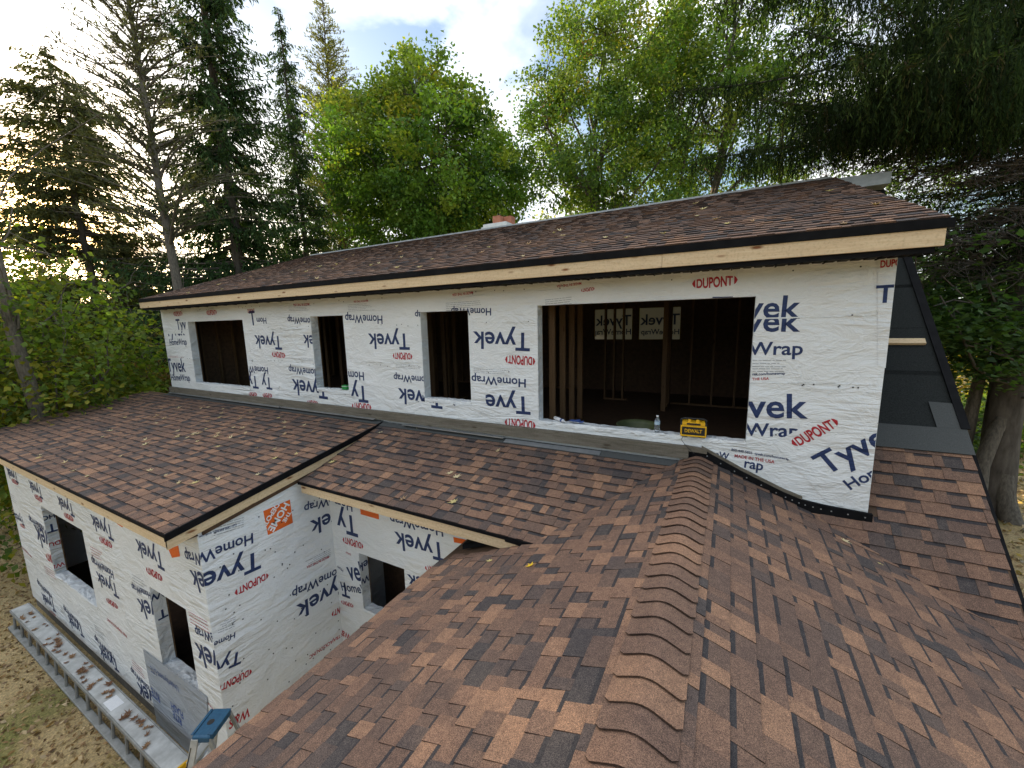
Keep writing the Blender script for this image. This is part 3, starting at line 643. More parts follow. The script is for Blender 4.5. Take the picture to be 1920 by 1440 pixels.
# between first and second openings (upside down)
rot('U', 'T', (470, 610), (481, 609), 1.2); rot('U', 'Hom', (499, 596), (481, 596)); rot('U', 'Tyvek', (527, 631), (477, 629), 1.05); dup('U', (532, 661), (512, 659)); rot('U', 'HomeW', (502, 689), (466, 686), 1.05)
rot('U', 'Ty', (509, 709), (490, 706), 1.1); rot('U', 'Ty', (483, 706), (464, 704), 1.1); rot('U', 'HomeWrap', (589, 597), (539, 594), 1.1); rot('U', 'Tyvek', (621, 632), (568, 628), 1.05)
rot('U', 'HomeWrap', (597, 693), (541, 687), 1.05); rot('U', 'Tyvek', (613, 719), (547, 711), 1.05); dup('U', (594, 752), (578, 750)); dup('U', (508, 738), (494, 737)); dup('U', (480, 736), (468, 735))
fine('U', (541, 575), (585, 573), 4, seed=2); fine('U', (560, 672), (600, 674), 2, seed=3); decal('U', 'MADE IN THE USA', (580, 568), (550, 570), 'red', 1.1)
# between second and third
rot('U', 'HomeWrap', (717, 592), (647, 590), 1.05); rot('U', 'Tyvek', (767, 626), (690, 626), 1.0); dup('U', (769, 662), (740, 661)); rot('U', 'Hom', (682, 698), (653, 696), 1.05)
rot('U', 'HomeWrap', (808, 707), (738, 702), 1.0); rot('U', 'Ty', (689, 725), (657, 722), 1.05); rot('U', 'Tyvek', (829, 737), (746, 728), 1.0); dup('U', (692, 757), (663, 755))
rot('U', 'HomeWrap', (845, 588), (778, 585), 1.0); fine('U', (652, 572), (705, 569), 5, seed=4); decal('U', 'MADE IN THE USA', (690, 562), (663, 564), 'red', 1.1); fine('U', (742, 683), (792, 686), 3, seed=5)
rot('U', 'HomeWrap', (793, 752), (858, 757), 1.0)
# between third and the big opening
rot('U', 'HomeWrap', (921, 578), (846, 578), 1.0); rot('U', 'Tyvek', (994, 625), (887, 622), .95); dup('U', (998, 669), (953, 666)); rot('U', 'HomeWrap', (986, 711), (884, 704), .9)
rot('U', 'Tyve', (994, 745), (910, 740), .95); dup('U', (998, 789), (952, 784)); fine('U', (836, 569), (906, 564), 6, seed=6); decal('U', 'MADE IN THE USA', (887, 546), (848, 551), 'red', 1.2)
fine('U', (888, 692), (980, 696), 3, seed=7); fine('U', (1022, 563), (1095, 555), 5, seed=8); decal('U', 'MADE IN THE USA', (1090, 529), (1044, 535), 'red', 1.1); dup('U', (1112, 538), (1092, 541))
# right of the big opening (upright)
dup('U', (1306, 541), (1374, 535), 1.75)
decal('U', 'Tyvek', (1333, 596), (1500, 596), asp=1.0, extra=((2, -1, 2),)); decal('U', 'Tyvek', (1333, 621), (1500, 621), asp=1.0, extra=((2, -1, float(at('U', 1450, 598)[2])),))
decal('U', 'HomeWrap', (1308, 665), (1505, 665), asp=.95); fine('U', (1411, 676), (1492, 676), 3, seed=9, dh=.035); fine('U', (1411, 692), (1480, 692), 2, seed=10); decal('U', 'vek.com/homewrap', (1410, 704), (1472, 702), asp=1.1); decal('U', 'THE USA', (1410, 713), (1442, 712), 'red', 1.0)
decal('U', 'Tyvek', (1330, 780), (1515, 784), asp=1.0); decal('U', 'HomeWrap', (1300, 812), (1500, 820), asp=.95)
decal('U', 'MADE IN THE USA', (1377, 857), (1452, 869), 'red', 1.1); decal('U', '800-448-5835  tyvek.com/homewrap', (1371, 845), (1480, 863), asp=1.1); rot('U', 'eW', (1340, 857), (1366, 862), 1.2); rot('U', 'rap', (1395, 876), (1430, 882), 1.1)
rot('U', 'T', (1306, 600), (1341, 598), 1.0); rot('U', 'T', (1150, 612), (1162, 611), 1.0)
fine('U', (1340, 826), (1385, 832), 2, seed=12, mt='navy', th=.02)
# diagonal patch sheet and corner flap
def sheet(pl, pts, proud, name='wrap_sheet', mt='wrap', extra=()):
    k, pos, w, holes, ext = PL[pl]; P = [at(pl, *p) for p in pts]; nrm = np.array([0, -1., 0]) if k == 'y' else np.array([1., 0, 0])
    return MB().prism([p+nrm*proud for p in P], -nrm*.0015).build(name, M[mt], w)
sheet('U', [(1450, 830), (1626, 738), (1654, 723), (1626, 968), (1548, 938)], .006)
sheet('U', [(1645, 487), (1683, 483), (1660, 690), (1646, 686)], .006)
dup('U', (1500, 836), (1568, 801), 1.7, proud=.009); decal('U', 'Tyvek', (1548, 890), (1712, 812), asp=1.0, proud=.009); decal('U', 'HomeWrap', (1594, 918), (1760, 838), asp=.95, proud=.009)
decal('U', 'Tyvek', (1640, 568), (1800, 560), asp=1.0, proud=.009); decal('U', 'DUPONT', (1650, 502), (1710, 496), 'red', 1.7, .03, proud=.009)
# seams of the overlapping sheets
def seam(pl, p0, p1, h=.012, proud=.005):
    a, b = at(pl, *p0), at(pl, *p1); a = a.copy(); b = b.copy(); polys = [[a, b, b+[0, 0, h], a+[0, 0, h]]]; return polys_to_wall(pl, polys, 'wrap_loose', proud, 'wrap_seam')
seam('U', (1420, 598), (1648, 593)); seam('U', (1408, 718), (1646, 722)); seam('U', (456, 619), (590, 619)); seam('U', (660, 617), (790, 613)); seam('U', (884, 605), (1005, 606)); seam('U', (470, 677), (590, 680)); seam('U', (665, 680), (795, 681)); seam('U', (885, 689), (1005, 691))
seam('U', (306, 621), (350, 620)); seam('F', (12, 960), (70, 985)); 
st = MB(); rg = random.Random(3)
for k in range(150):
    x = -13.2+14.4*rg.random(); z = rg.choice([.44, -.02, -.72, -.74, -1.3])+rg.uniform(-.02, .02)
    if any(h[0]-.03 < x < h[1]+.03 and h[2]-.03 < z < h[3]+.03 for h in UH): continue
    st.box(x-.006, x+.006, D-.006, D-.002, z-.007, z+.007)
for k in range(70): x = XL-.0; y = rg.uniform(YF+.05, YM-.05); z = rg.uniform(-5.5, -2.5); st.box(XL+.002, XL+.006, y-.007, y+.007, z-.008, z+.008)
part(st, 'staples', M['blackp'])['kind'] = 'stuff'

# left wing, front wall: rows of upside-down print
def zf(a, b, o=(0, 840), s=3.84): return (o[0]+a/s, o[1]+b/s)
for (a, b) in (((120, 180), (45, 140)), ((296, 288), (205, 232)), ((522, 408), (410, 345)), ((803, 562), (652, 478)), ((1168, 762), (975, 655))):
    rot('F', 'Tyvek', zf(*a), zf(*b), 1.15)
    A, B = np.array(a), np.array(b); c = (A*.62+B*.38); wv = (A-B)*.24; dn = np.array([12, np.linalg.norm(A-B)*.72]); dup('F', zf(*(c+wv+dn)), zf(*(c-wv+dn)), 1.7)
for (a, b) in (((165, 500), (100, 462)), ((420, 640), (245, 555)), ((840, 985), (692, 888)), ((388, 1108), (298, 1040)), ((592, 1288), (488, 1205)), ((842, 1529), (712, 1424)), ((1180, 1800), (985, 1684))):
    rot('F', 'Tyvek', zf(*a), zf(*b), 1.1)
    A, B = np.array(a), np.array(b); c = (A*.62+B*.38); wv = (A-B)*.22; dn = np.array([20, np.linalg.norm(A-B)*.85]); dup('F', zf(*(c+wv+dn)), zf(*(c-wv+dn)), 1.6)
for (a, b) in (((812, 885), (655, 780)), ((312, 560), (205, 485)), ((372, 1055), (266, 945)), ((575, 1255), (455, 1130)), ((818, 1495), (680, 1345)), ((1090, 1735), (940, 1575)), ((1080, 1040), (945, 975))): rot('F', 'HomeWrap', zf(*a), zf(*b), 1.2)
rot('F', 'Tyvek', zf(1210, 1130), zf(985, 1085), 1.0); rot('F', 'HomeWrap', zf(1590, 790), zf(1325, 740), 1.2); rot('F', 'Tyvek', zf(1610, 930), zf(1365, 880), 1.2); rot('F', 'HomeWrap', zf(1640, 1370), zf(1400, 1290), 1.1); rot('F', 'Tyvek', zf(1700, 1530), zf(1400, 1400), 1.1)
for k, (a, b) in enumerate((((650, 710), (740, 760)), ((950, 910), (1080, 990)), ((1360, 1180), (1500, 1260)), ((680, 1270), (770, 1370)), ((320, 850), (400, 900)), ((60, 320), (120, 360)), ((950, 1525), (1040, 1610)), ((430, 1130), (480, 1180)))): fine('F', zf(*a), zf(*b), 4, .05, .009, 20+k, 'grey_print' if k % 2 else 'red')
decal('F', 'W&S TRAJACKSON,INC', zf(230, 780), zf(150, 700), 'red', 1.0); decal('F', 'W&S TRAJACKSON,INC', zf(915, 1350), zf(770, 1220), 'red', 1.0)
decal('F', 'W&S TRAJACKSON,INC', zf(1620, 1975), zf(1485, 1815), 'red', .9)
def orange_logo(pl, pts, txt=True):
    P = [at(pl, *p) for p in pts]; polys_to_wall(pl, [P], 'orange', .003, 'printed_logo')
    if not txt: return
    # three diagonal white words on the orange square, upside down like the sheet
    o = (P[0]+P[1]+P[2]+P[3])/4; ex = P[0]-P[1]; ey = P[3]-P[0]      # text runs right-to-left
    S = (np.linalg.norm(ex)+np.linalg.norm(ey))/2; ex = ex/np.linalg.norm(ex); ey = ey/np.linalg.norm(ey); d = ex*.72+ey*.69; up = ey*.72-ex*.69
    for w, L, off, sh in (('HOME', 1.10, .0, .0), ('DEPOT', .84, -.34, .02), ('THE', .42, .30, -.12)):
        v, f, ww = font(w, .03); s = S*L/ww; c = o+up*S*off-d*S*(L/2-sh)
        q = c+np.outer(v[:, 0]*s, d)+np.outer((v[:, 1]-.36)*s*.95, up); polys_to_wall(pl, [[q[i] for i in g] for g in f], 'white_print', .006)
z7 = lambda a, b: (340+a/3, 860+b/3)
orange_logo('X', [z7(460, 295), z7(610, 230), z7(627, 360), z7(487, 430)])
orange_logo('F', [zf(1215, 730), zf(1285, 700), zf(1298, 780), zf(1240, 790)], False); orange_logo('F', [zf(820, 520), zf(890, 565), zf(880, 570), zf(850, 550)], False)
orange_logo('M', [z7(1005, 270), z7(1110, 300), z7(1113, 342), z7(1010, 312)], False); orange_logo('M', [z7(1530, 440), z7(1600, 455), z7(1590, 480), z7(1535, 470)], False)
# left wing, side wall
rot('X', 'HomeWrap', z7(402, 418), z7(-50, 590), 1.1); rot('X', 'Tyvek', z7(445, 515), z7(0, 700), 1.0); dup('X', z7(470, 645), z7(318, 725), 1.7)
rot('X', 'HomeWrap', z7(912, 600), z7(622, 742), 1.05); rot('X', 'Tyvek', z7(940, 640), z7(645, 830), 1.0); dup('X', z7(960, 800), z7(860, 850), 1.7); rot('X', 'HomeWrap', z7(303, 975), z7(60, 1090), 1.05); rot('X', 'Tyvek', z7(345, 1075), z7(40, 1210), 1.0); dup('X', z7(380, 1185), z7(230, 1265), 1.7)
rot('X', 'HomeWrap', z7(960, 180), z7(690, 262), 1.0); rot('X', 'Tyvek', z7(990, 230), z7(722, 355), 1.0)
decal('X', 'W&S TRAJACKSON,INC', z7(940, 955), z7(720, 1108), 'red', 1.2); decal('X', 'W&S', z7(388, 1395), z7(270, 1470), 'red', 1.5)
for k, (a, b) in enumerate(((z7(840, 545), z7(690, 625)), (z7(350, 380), z7(120, 450)), (z7(300, 940), z7(190, 985)))): fine('X', a, b, 5, .03, .007, 40+k)
decal('X', 'MADE IN THE USA', z7(830, 545), z7(705, 605), 'red', 1.2); decal('X', 'Call 1-800-448-9835  tyvek.com', z7(310, 365), z7(100, 435), asp=1.2)
# recessed wall
rot('M', 'Tyvek', z7(1480, 480), z7(1198, 410), 1.05); rot('M', 'HomeWrap', z7(1470, 385), z7(1172, 315), 1.0); dup('M', z7(1010, 470), z7(918, 440), 1.8); rot('M', 'Ty', z7(985, 330), z7(870, 298), 1.1); rot('M', 'Hom', z7(960, 245), z7(860, 215), 1.1)
rot('M', 'T', z7(940, 710), z7(895, 695), 1.1); dup('M', z7(960, 815), z7(905, 795), 1.8); rot('M', 'Hom', z7(912, 625), z7(880, 600), 1.1); rot('M', 'vek', z7(945, 680), z7(1060, 690), 1.4); rot('M', 'HomeW', z7(905, 740), z7(1065, 765), 1.1); decal('M', 'DUPONT', z7(955, 535), z7(925, 520), 'red', 1.5)
decal('M', 'W&S', z7(950, 990), z7(890, 955), 'red', 1.3); dup('M', z7(1480, 610), z7(1380, 600), 1.5); rot('M', 'Tyvek', z7(1500, 700), z7(1270, 650), 1.0)
# printing on the left reveals of the openings (the wrap folds inwards there)
def reveal_text(w, xr, yb, words):
    for (t, z, h, mt) in words:
        v, f, ww = font(t); s = h
        P = np.array([0, 0, 0])+np.column_stack([np.full(len(v), xr+.003), yb+.155-v[:, 0]*s, z-v[:, 1]*s]); mb = MB()
        for q in f:
            p = clip([P[i] for i in q], 1, 1, yb+.002)
            if p: mb.quad(*p)
        if mb.f: mb.build('lettering', M[mt], w)
reveal_text(wF, -11.70, YF, [('HO', -3.58, .13, 'navy'), ('T', -3.78, .24, 'navy'), ('DUPONT', -4.15, .12, 'red'), ('W&S', -4.62, .12, 'red')]); reveal_text(wF, -7.19, YF, [('We', -3.80, .16, 'navy'), ('T', -4.1, .2, 'navy')]); reveal_text(wM, -4.94, YM, [('ek', -3.72, .2, 'navy'), ('W', -3.98, .16, 'navy')])
# mirrored print on the back-window wrap
for a, zc, t, s in ((-2.15, -.15, 'Tyvek', .36), (-2.15, -.38, 'HomeWrap', .2), (-1.04, -.15, 'Tyvek', .36), (-1.04, -.38, 'HomeWrap', .18)):
    v, f, ww = font(t); P = np.column_stack([a-v[:, 0]*s, np.full(len(v), 10.262), zc+v[:, 1]*s]); mb = MB()
    for q in f:
        p = clip([P[i] for i in q], 0, 1, -3.05 if a < -2 else -1.94)
        if p: mb.quad(*p)
    hpart(mb.build('lettering', M['navy']))

# grey underlayment sheet hung below the second front opening
us = MB(); P = [onY(*p, YF-.012) for p in ((268, 1218), (388, 1308), (392, 1440), (296, 1365))]; us.prism(P, (0, .004, 0)); uo = part(us, 'underlayment_flap', M['underlay'], 'grey sheet with blue print hung on the front wall')
def flap_text(t, p0, p1, asp=1.2, mt='blue_print'):
    a, b = onY(*p0, YF-.0145), onY(*p1, YF-.0145); d = b-a; L = np.linalg.norm(d); d = d/L; up = np.cross([0, -1., 0], d); v, f, w = font(t, .0 if len(t) > 8 else .02); q = a+np.outer(v[:, 0]*L/w, d)+np.outer(v[:, 1]*L/w*asp, up); mb = MB()
    for g in f: mb.quad(*[q[i] for i in g])
    mb.build('lettering', M[mt], uo)
z6 = lambda a, b: (260+a/5.54, 1180+b/5.54)
flap_text('Underlayment-LITE', z6(405, 590), z6(115, 375), 1.4); flap_text('FLASH', z6(455, 860), z6(330, 750), 1.4); flap_text('RITE', z6(440, 930), z6(350, 840), 1.4); flap_text('RITE', z6(210, 680), z6(125, 600), 1.6)

# ------------------------------------------------------------------ loose things on the house
def thing(name, loc, rz, label, cat, group=None): return tag(empty(name, loc, rz), label, cat, group)
# job-site radio
r_ = thing('radio', (-.325, 5.23, -1.427), R_(4), 'yellow and black job-site radio on the sill of the big opening', 'radio')
MB().box(-.15, .15, -.075, .075, .012, .185).build('body', M['blackp'], r_, bevel=.022, seg=3)
fr_ = MB()
for a in ((-.142, .142, -.09, -.072, .012, .03), (-.142, .142, -.09, -.072, .128, .146), (-.142, -.126, -.09, -.072, .03, .128), (.126, .142, -.09, -.072, .03, .128)): fr_.box(*a)
fr_.build('front_frame', M['yellow'], r_, bevel=.004)
gr = MB().box(-.1255, .1255, -.086, -.07, .0305, .1275).build('grille', M['blackp'], r_, bevel=.003)
MB().box(-.125, .125, -.084, .05, .15, .186).box(-.1, .1, -.086, -.083, .152, .17).build('top_panel', M['yellow'], r_, bevel=.01)
MB().box(-.075, .075, -.0885, -.0845, .156, .176).build('display', M['blackp'], r_)
for x in (-.045, .045): MB().lathe([(.001, .03), (.016, .03), (.018, .026), (.019, 0)], (x, -.05, .184), 12).build('knob', M['yellow'], r_)
MB().tube([(-.135, 0, .15), (-.14, 0, .20), (-.11, 0, .215), (.11, 0, .215), (.14, 0, .20), (.135, 0, .15)], .012, 8).build('handle', M['blackp'], r_, smooth=True)
for x in (-.1, .1): MB().box(x-.03, x+.03, -.07, .07, 0, .013).build('foot', M['blackp'], r_)
v, f, w = font('DEWALT', .018); s_ = .19/w; mb = MB()
for q in f: mb.quad(*[(-.095+v[i, 0]*s_, -.0875, .062+v[i, 1]*s_*1.25) for i in q])
mb.build('lettering', M['yellow'], gr)
mb = MB().tube([(-.11, -.09, .01), (-.13, -.11, -.03), (-.06, -.16, -.10), (.02, -.2, -.16)], .003, 5); mb.build('cord', M['blackp'], r_)
# water bottle
b_ = thing('water_bottle', (-.745, 5.235, -1.425), 0, 'clear plastic water bottle with blue label on the sill', 'bottle')
MB().lathe([(.001, 0), (.030, 0), (.033, .006), (.033, .05), (.030, .055), (.033, .06), (.033, .14), (.028, .165), (.014, .19), (.0125, .2)], n=20).build('body', M['pet'], b_, smooth=True)
MB().lathe([(.0338, .10), (.0338, .138)], n=20).build('label_band', m_simple('pale_blue_label', (.25, .45, .62), (.6, .7, .78), 60, .5), b_, smooth=True)
MB().lathe([(.014, .198), (.0148, .2), (.0148, .214), (.001, .215)], n=14).build('cap', M['white'], b_, smooth=True)
# caulk tube and rag
c_ = thing('caulk_tube', (-2.06, 5.24, -1.395), R_(-38), 'white caulk tube lying on the sill of the big opening', 'caulk tube')
MB().tube([(-.14, 0, 0), (.09, 0, 0)], .024, 12).build('barrel', M['white'], c_, smooth=True); MB().tube([(.03, 0, 0), (.075, 0, 0)], .0246, 12).build('band', M['blue_print'], c_, smooth=True)
MB().tube([(.09, 0, 0), (.1, 0, 0), (.17, 0, -.004)], [.02, .009, .004], 8).build('nozzle', M['white'], c_)
rg = random.Random(8); mb = MB(); n = 7
G = [[(-1.93+.035*i+rg.uniform(-.008, .008), 5.215+.028*j+rg.uniform(-.008, .008), -1.418+abs(rg.gauss(0, .014))+.01) for i in range(n)] for j in range(4)]
for j in range(3):
    for i in range(n-1): mb.quad(G[j][i], G[j][i+1], G[j+1][i+1], G[j+1][i])
tag(mb.build('rag', M['blue_print'], smooth=True), 'crumpled dark blue rag beside the caulk tube', 'rag')
# olive tub on the subfloor
t_ = thing('tub', (-1.09, 5.80, -1.80), 0, 'round olive tub standing inside the big opening', 'tub')
MB().lathe([(.001, 0), (.24, 0), (.275, .25), (.29, .30), (.275, .30), (.262, .25), (.23, .012), (.001, .012)], n=32).build('bowl', M['olive'], t_, smooth=True); MB().lathe([(.29, .285), (.30, .292), (.30, .306), (.288, .31), (.278, .302)], n=32).build('rim', M['olive'], t_, smooth=True)
# green box and scraps on the second sill
g_ = thing('box', (-6.47, 5.24, -1.222), R_(12), 'small green box at the corner of the second opening sill', 'box')
MB().box(-.055, .055, -.04, .04, 0, .085).build('carton', M['green'], g_, bevel=.003); MB().box(-.056, .056, -.0405, .0405, .06, .068).build('label_band', M['white'], g_)
# lumber cleat on the steep roof
yc = 7.13; fc = Frame((1.62, yc-.07, z_main(yc-.07)), (1, 0, 0), (0, 1, NP)); tag(MB().box(0, .60, 0, .09, .012, .05, fc).build('lumber_cleat', M['pine'], bevel=.003), 'short pale lumber board nailed on the dark felted slope', 'board')
# scaffold plank by the front wall
p_ = thing('scaffold_plank', (-13.2, 1.85, -6.25), 0, 'long aluminium scaffold plank strewn with leaves beside the front wall', 'scaffold plank')
L_ = 6.95; MB().box(0, L_, -.105, .135, .39, .415).build('deck', M['alu'], p_, bevel=.006)
for y0 in (-.117, .147): MB().box(0, L_, y0-.012, y0+.012, .345, .412).build('side_rail', M['alu_side'], p_, bevel=.005)
MB().box(0, L_, -.20, -.10, .03, .075).build('lower_rail', M['alu_side'], p_, bevel=.01); MB().box(0, L_, .10, .16, .03, .075).build('lower_rail', M['alu_side'], p_, bevel=.01)
for k in range(14): x = .25+k*.495; MB().tube([(x, -.117, .345), (x, -.14, .075)], .022, 8).build('strut', M['alu_side'], p_)
for x in (.1, L_-.15): MB().box(x-.06, x+.06, -.2, .2, 0, .03).build('support_block', M['grey_wood'], p_)
MB().box(4.75, 5.05, -.08, .08, .4152, .418).build('sticker', M['white'], p_); MB().box(L_-.002, L_+.03, -.12, .15, .345, .418).build('end_cap', M['yellow'], p_, bevel=.008)
# stepladder
l_ = thing('stepladder', (-4.90, 1.80, -6.25), R_(-62), 'aluminium stepladder with blue plastic top cap by the wing corner', 'ladder')
H = 1.88
cp = MB().box(-.17, .17, -.105, .105, H-.085, H).build('top_cap', M['blue'], l_, bevel=.022, seg=3)
MB().box(-.15, .15, .06, .12, H, H+.012).box(-.15, .15, -.12, -.09, H, H+.010).build('cap_rib', M['blue'], cp, bevel=.004); MB().lathe([(.001, .002), (.035, .002), (.036, 0)], (0, -.01, H), 16).build('cap_hole', M['blackp'], cp)
ov = MB(); ov.v = [(-.06+.05*math.cos(a)*1.0-.03, -.1315, H-.038+.024*math.sin(a)) for a in np.linspace(0, 2*math.pi, 17)[:-1]]; ov.f = [tuple(range(16))]; ov.build('oval_sticker', M['white'], cp)
for sx in (-1, 1):
    MB().prism([(sx*.165-.012, -.10, H-.03), (sx*.165+.012, -.10, H-.03), (sx*.245+.012, -.60, 0), (sx*.245-.012, -.60, 0)], (0, .075, 0)).build('front_rail', M['alu'], l_)
    MB().prism([(sx*.155-.012, .10, H-.03), (sx*.155+.012, .10, H-.03), (sx*.21+.012, .62, 0), (sx*.21-.012, .62, 0)], (0, -.04, 0)).build('rear_rail', M['alu_side'], l_)
    MB().prism([(sx*.169-.013, -.115, H-.12), (sx*.169+.013, -.115, H-.12), (sx*.187+.013, -.213, H-.45), (sx*.187-.013, -.213, H-.45)], (0, .012, 0)).build('label', M['blackp'], l_)
for k in range(1, 6):
    z = H-.30*k-.02; q = (H-z)/H; y = -.10-.5*q; w = .16+.08*q; st_ = MB().box(-w, w, y-.01, y+.085, z-.03, z).build('step', M['alu'], l_)
    for j in range(4): MB().box(-w+.01, w-.01, y+.004+j*.02, y+.012+j*.02, z, z+.004).build('tread_rib', M['alu'], st_)
MB().box(-.17, .17, .30, .312, .9, .94).box(-.19, .19, .48, .492, .4, .44).build('rear_brace', M['alu_side'], l_)

# fallen leaves on roofs and lawn
def leafshape(seed, s=.05):
    rg = random.Random(seed); n = 14; v = [(0, 0, 0)]; k = rg.uniform(.5, 1.1)
    for i in range(n):
        a = 2*math.pi*i/n; r = (1.0 if i % 2 == 0 else .42)*(1+.25*math.cos(a))*rg.uniform(.8, 1.15); x, y = r*math.cos(a)*1.25, r*math.sin(a)*.8; v.append((x*s, y*s, s*(.12+k*.5*(y*y)+.25*k*x*x*rg.uniform(.4, 1.2))))
    f = [(0, 1+i, 1+(i+1) % n) for i in range(n)]; c = rg.choice([(.52, .40, .22), (.60, .50, .30), (.45, .30, .13), (.56, .46, .20), (.35, .22, .12)])
    return mesh('fallen_leaf', v, f, M['deadleaf'], [c]*len(f))
LM = [leafshape(i) for i in range(10)]; LB = [leafshape(i+30) for i in range(5)]
for i_, q_ in enumerate(LB): q_.attributes['tint'].data.foreach_set('color', [(.20, .10, .055, 1), (.26, .15, .08, 1), (.16, .085, .05, 1)][i_ % 3]*len(q_.loops))
yl = leafshape(77); yl.attributes['tint'].data.foreach_set('color', [.75, .48, .03, 1]*len(yl.loops))
rg = random.Random(21)
def lay_leaf(fr, a, b, label, group, me=None, sc=1.):
    o = bpy.data.objects.new('fallen_leaf', me or rg.choice(LM)); COL.objects.link(o); mw = Matrix.Identity(4); O = fr.p(a, b, .010)
    for i in range(3): mw[i][0], mw[i][1], mw[i][2], mw[i][3] = fr.u[i], fr.v[i], fr.n[i], O[i]
    o.matrix_world = mw @ Matrix.Rotation(rg.uniform(0, 6.28), 4, 'Z') @ Matrix.Scale(sc*rg.uniform(.75, 1.25), 4); tag(o, label, 'leaf', group); return o
def on_fr(fr, px, py):
    r = ray(px, py); t = (fr.n@fr.O)/(fr.n@r); d = r*t-fr.O; return d@fr.u, d@fr.v
for k in range(62):
    a = rg.uniform(2.5, 9.2); b = rg.uniform(.1, LV_-.3)
    if rg.random() < .3: b = rg.uniform(1.6, LV_-.3); a = rg.uniform(4, 9)
    lay_leaf(frL, a, b, 'pale dry leaf on the broad roof of the left wing', 'leaves on the left wing roof')
for k in range(48): lay_leaf(frU, rg.uniform(.6, 14.8), rg.uniform(.1, UV_-.3)*rg.uniform(.3, 1), 'pale dry leaf on the long upper dormer roof', 'leaves on the dormer roof', sc=1.15)
for px, py in ((846, 888), (852, 942), (784, 803), (855, 896), (660, 870), (755, 938), (933, 847), (715, 812), (622, 868)): lay_leaf(frM, *on_fr(frM, px, py), 'dry leaf on the small middle roof slope', 'leaves on the middle roof')
lay_leaf(frGL, *on_fr(frGL, 994, 1064), 'bright yellow leaf on the near left shingles', None, yl, 1.0); lay_leaf(frGL, *on_fr(frGL, 920, 1054), 'pale curled leaf near the valley of the near roof', None, None, .9)
lay_leaf(frGR, *on_fr(frGR, 1582, 1016), 'pale leaf on the right slope near the valley', None, None, .9); lay_leaf(frGR, *on_fr(frGR, 1650, 1060), 'small tan leaf lower on the right slope', None, None, .7)
fp = Frame((-13.2, 1.85, -6.25+.408), (1, 0, 0), (0, 1, 0)); 
for k in range(64):
    x = rg.choice([.5, .9, 1.5, 2.1, 2.4, 3.0, 3.6, 4.2, 4.6, 5.5, 6.0, 6.4])+rg.gauss(0, .12)
    lay_leaf(fp, min(6.8, max(.05, x)), rg.uniform(-.09, .12), 'brown oak leaf lying on the scaffold plank', 'leaves on the scaffold plank', rg.choice(LB), 1.1)

# ------------------------------------------------------------------ leaf litter on the ground (nobody could count it)
FOL = 1.0
def scatter(n, x0, x1, y0, y1, size, pal, seed, lift=.03, flat=.5):
    g = np.random.default_rng(seed); x = g.uniform(x0, x1, n); y = g.uniform(y0, y1, n); z = np.array([gz(a, b) for a, b in zip(x, y)])+g.uniform(.0, lift, n)
    c = np.column_stack([x, y, z]); d = g.normal(size=(n, 3)); d[:, 2] *= flat; return leaves(c, d, g.uniform(.6, 1.4, n)*size, np.array(pal)[g.integers(0, len(pal), n)]*g.uniform(.7, 1.3, (n, 1)), g, .6)
def leaves(c, d, L, col, g, wr=.6, fold=.18, nup=None):
    """diamond leaves: centres c, directions d, lengths L"""
    d = d/np.linalg.norm(d, axis=1, keepdims=True); u = nup if nup is not None else g.normal(size=d.shape); s = np.cross(d, u); s /= np.linalg.norm(s, axis=1, keepdims=True)+1e-9; n = np.cross(s, d); L = L[:, None]
    V = np.stack([c-d*L*.5, c+s*L*wr*.5+n*L*fold*.5-d*L*.05, c+d*L*.5, c-s*L*wr*.5+n*L*fold*.5-d*L*.05], 1).reshape(-1, 3); i = np.arange(len(c))*4
    F = np.concatenate([np.stack([i, i+1, i+2], 1), np.stack([i, i+2, i+3], 1)]); return V, F, np.repeat(np.clip(col*FOL, 0, .75), 4, 0)
BR = [(.30, .20, .11), (.42, .29, .16), (.52, .39, .23), (.20, .13, .075), (.38, .23, .11)]
V, F, C = scatter(42000, -30, -5.6, -6, 4.5, .075, BR, 3); ok = None
keep = ~((V[::4, 0] > -13.9) & (V[::4, 1] > 2.1)); kk = np.repeat(keep, 4); idx = np.cumsum(kk)-1; Fk = F[np.tile(keep, 2)]; tag(link('leaf_litter', fastmesh('leaf_litter', V[kk], idx[Fk], M['deadleaf'], C[kk])), 'brown fallen leaves scattered over the front lawn', 'leaf litter', kind='stuff')
V, F, C = scatter(22000, 2.6, 16, 4, 24, .10, BR+[(.42, .3, .08), (.3, .26, .2)], 4); tag(link('leaf_litter', fastmesh('leaf_litter', V, F, M['deadleaf'], C)), 'leaf litter around the trunks at the right of the house', 'leaf litter', kind='stuff')

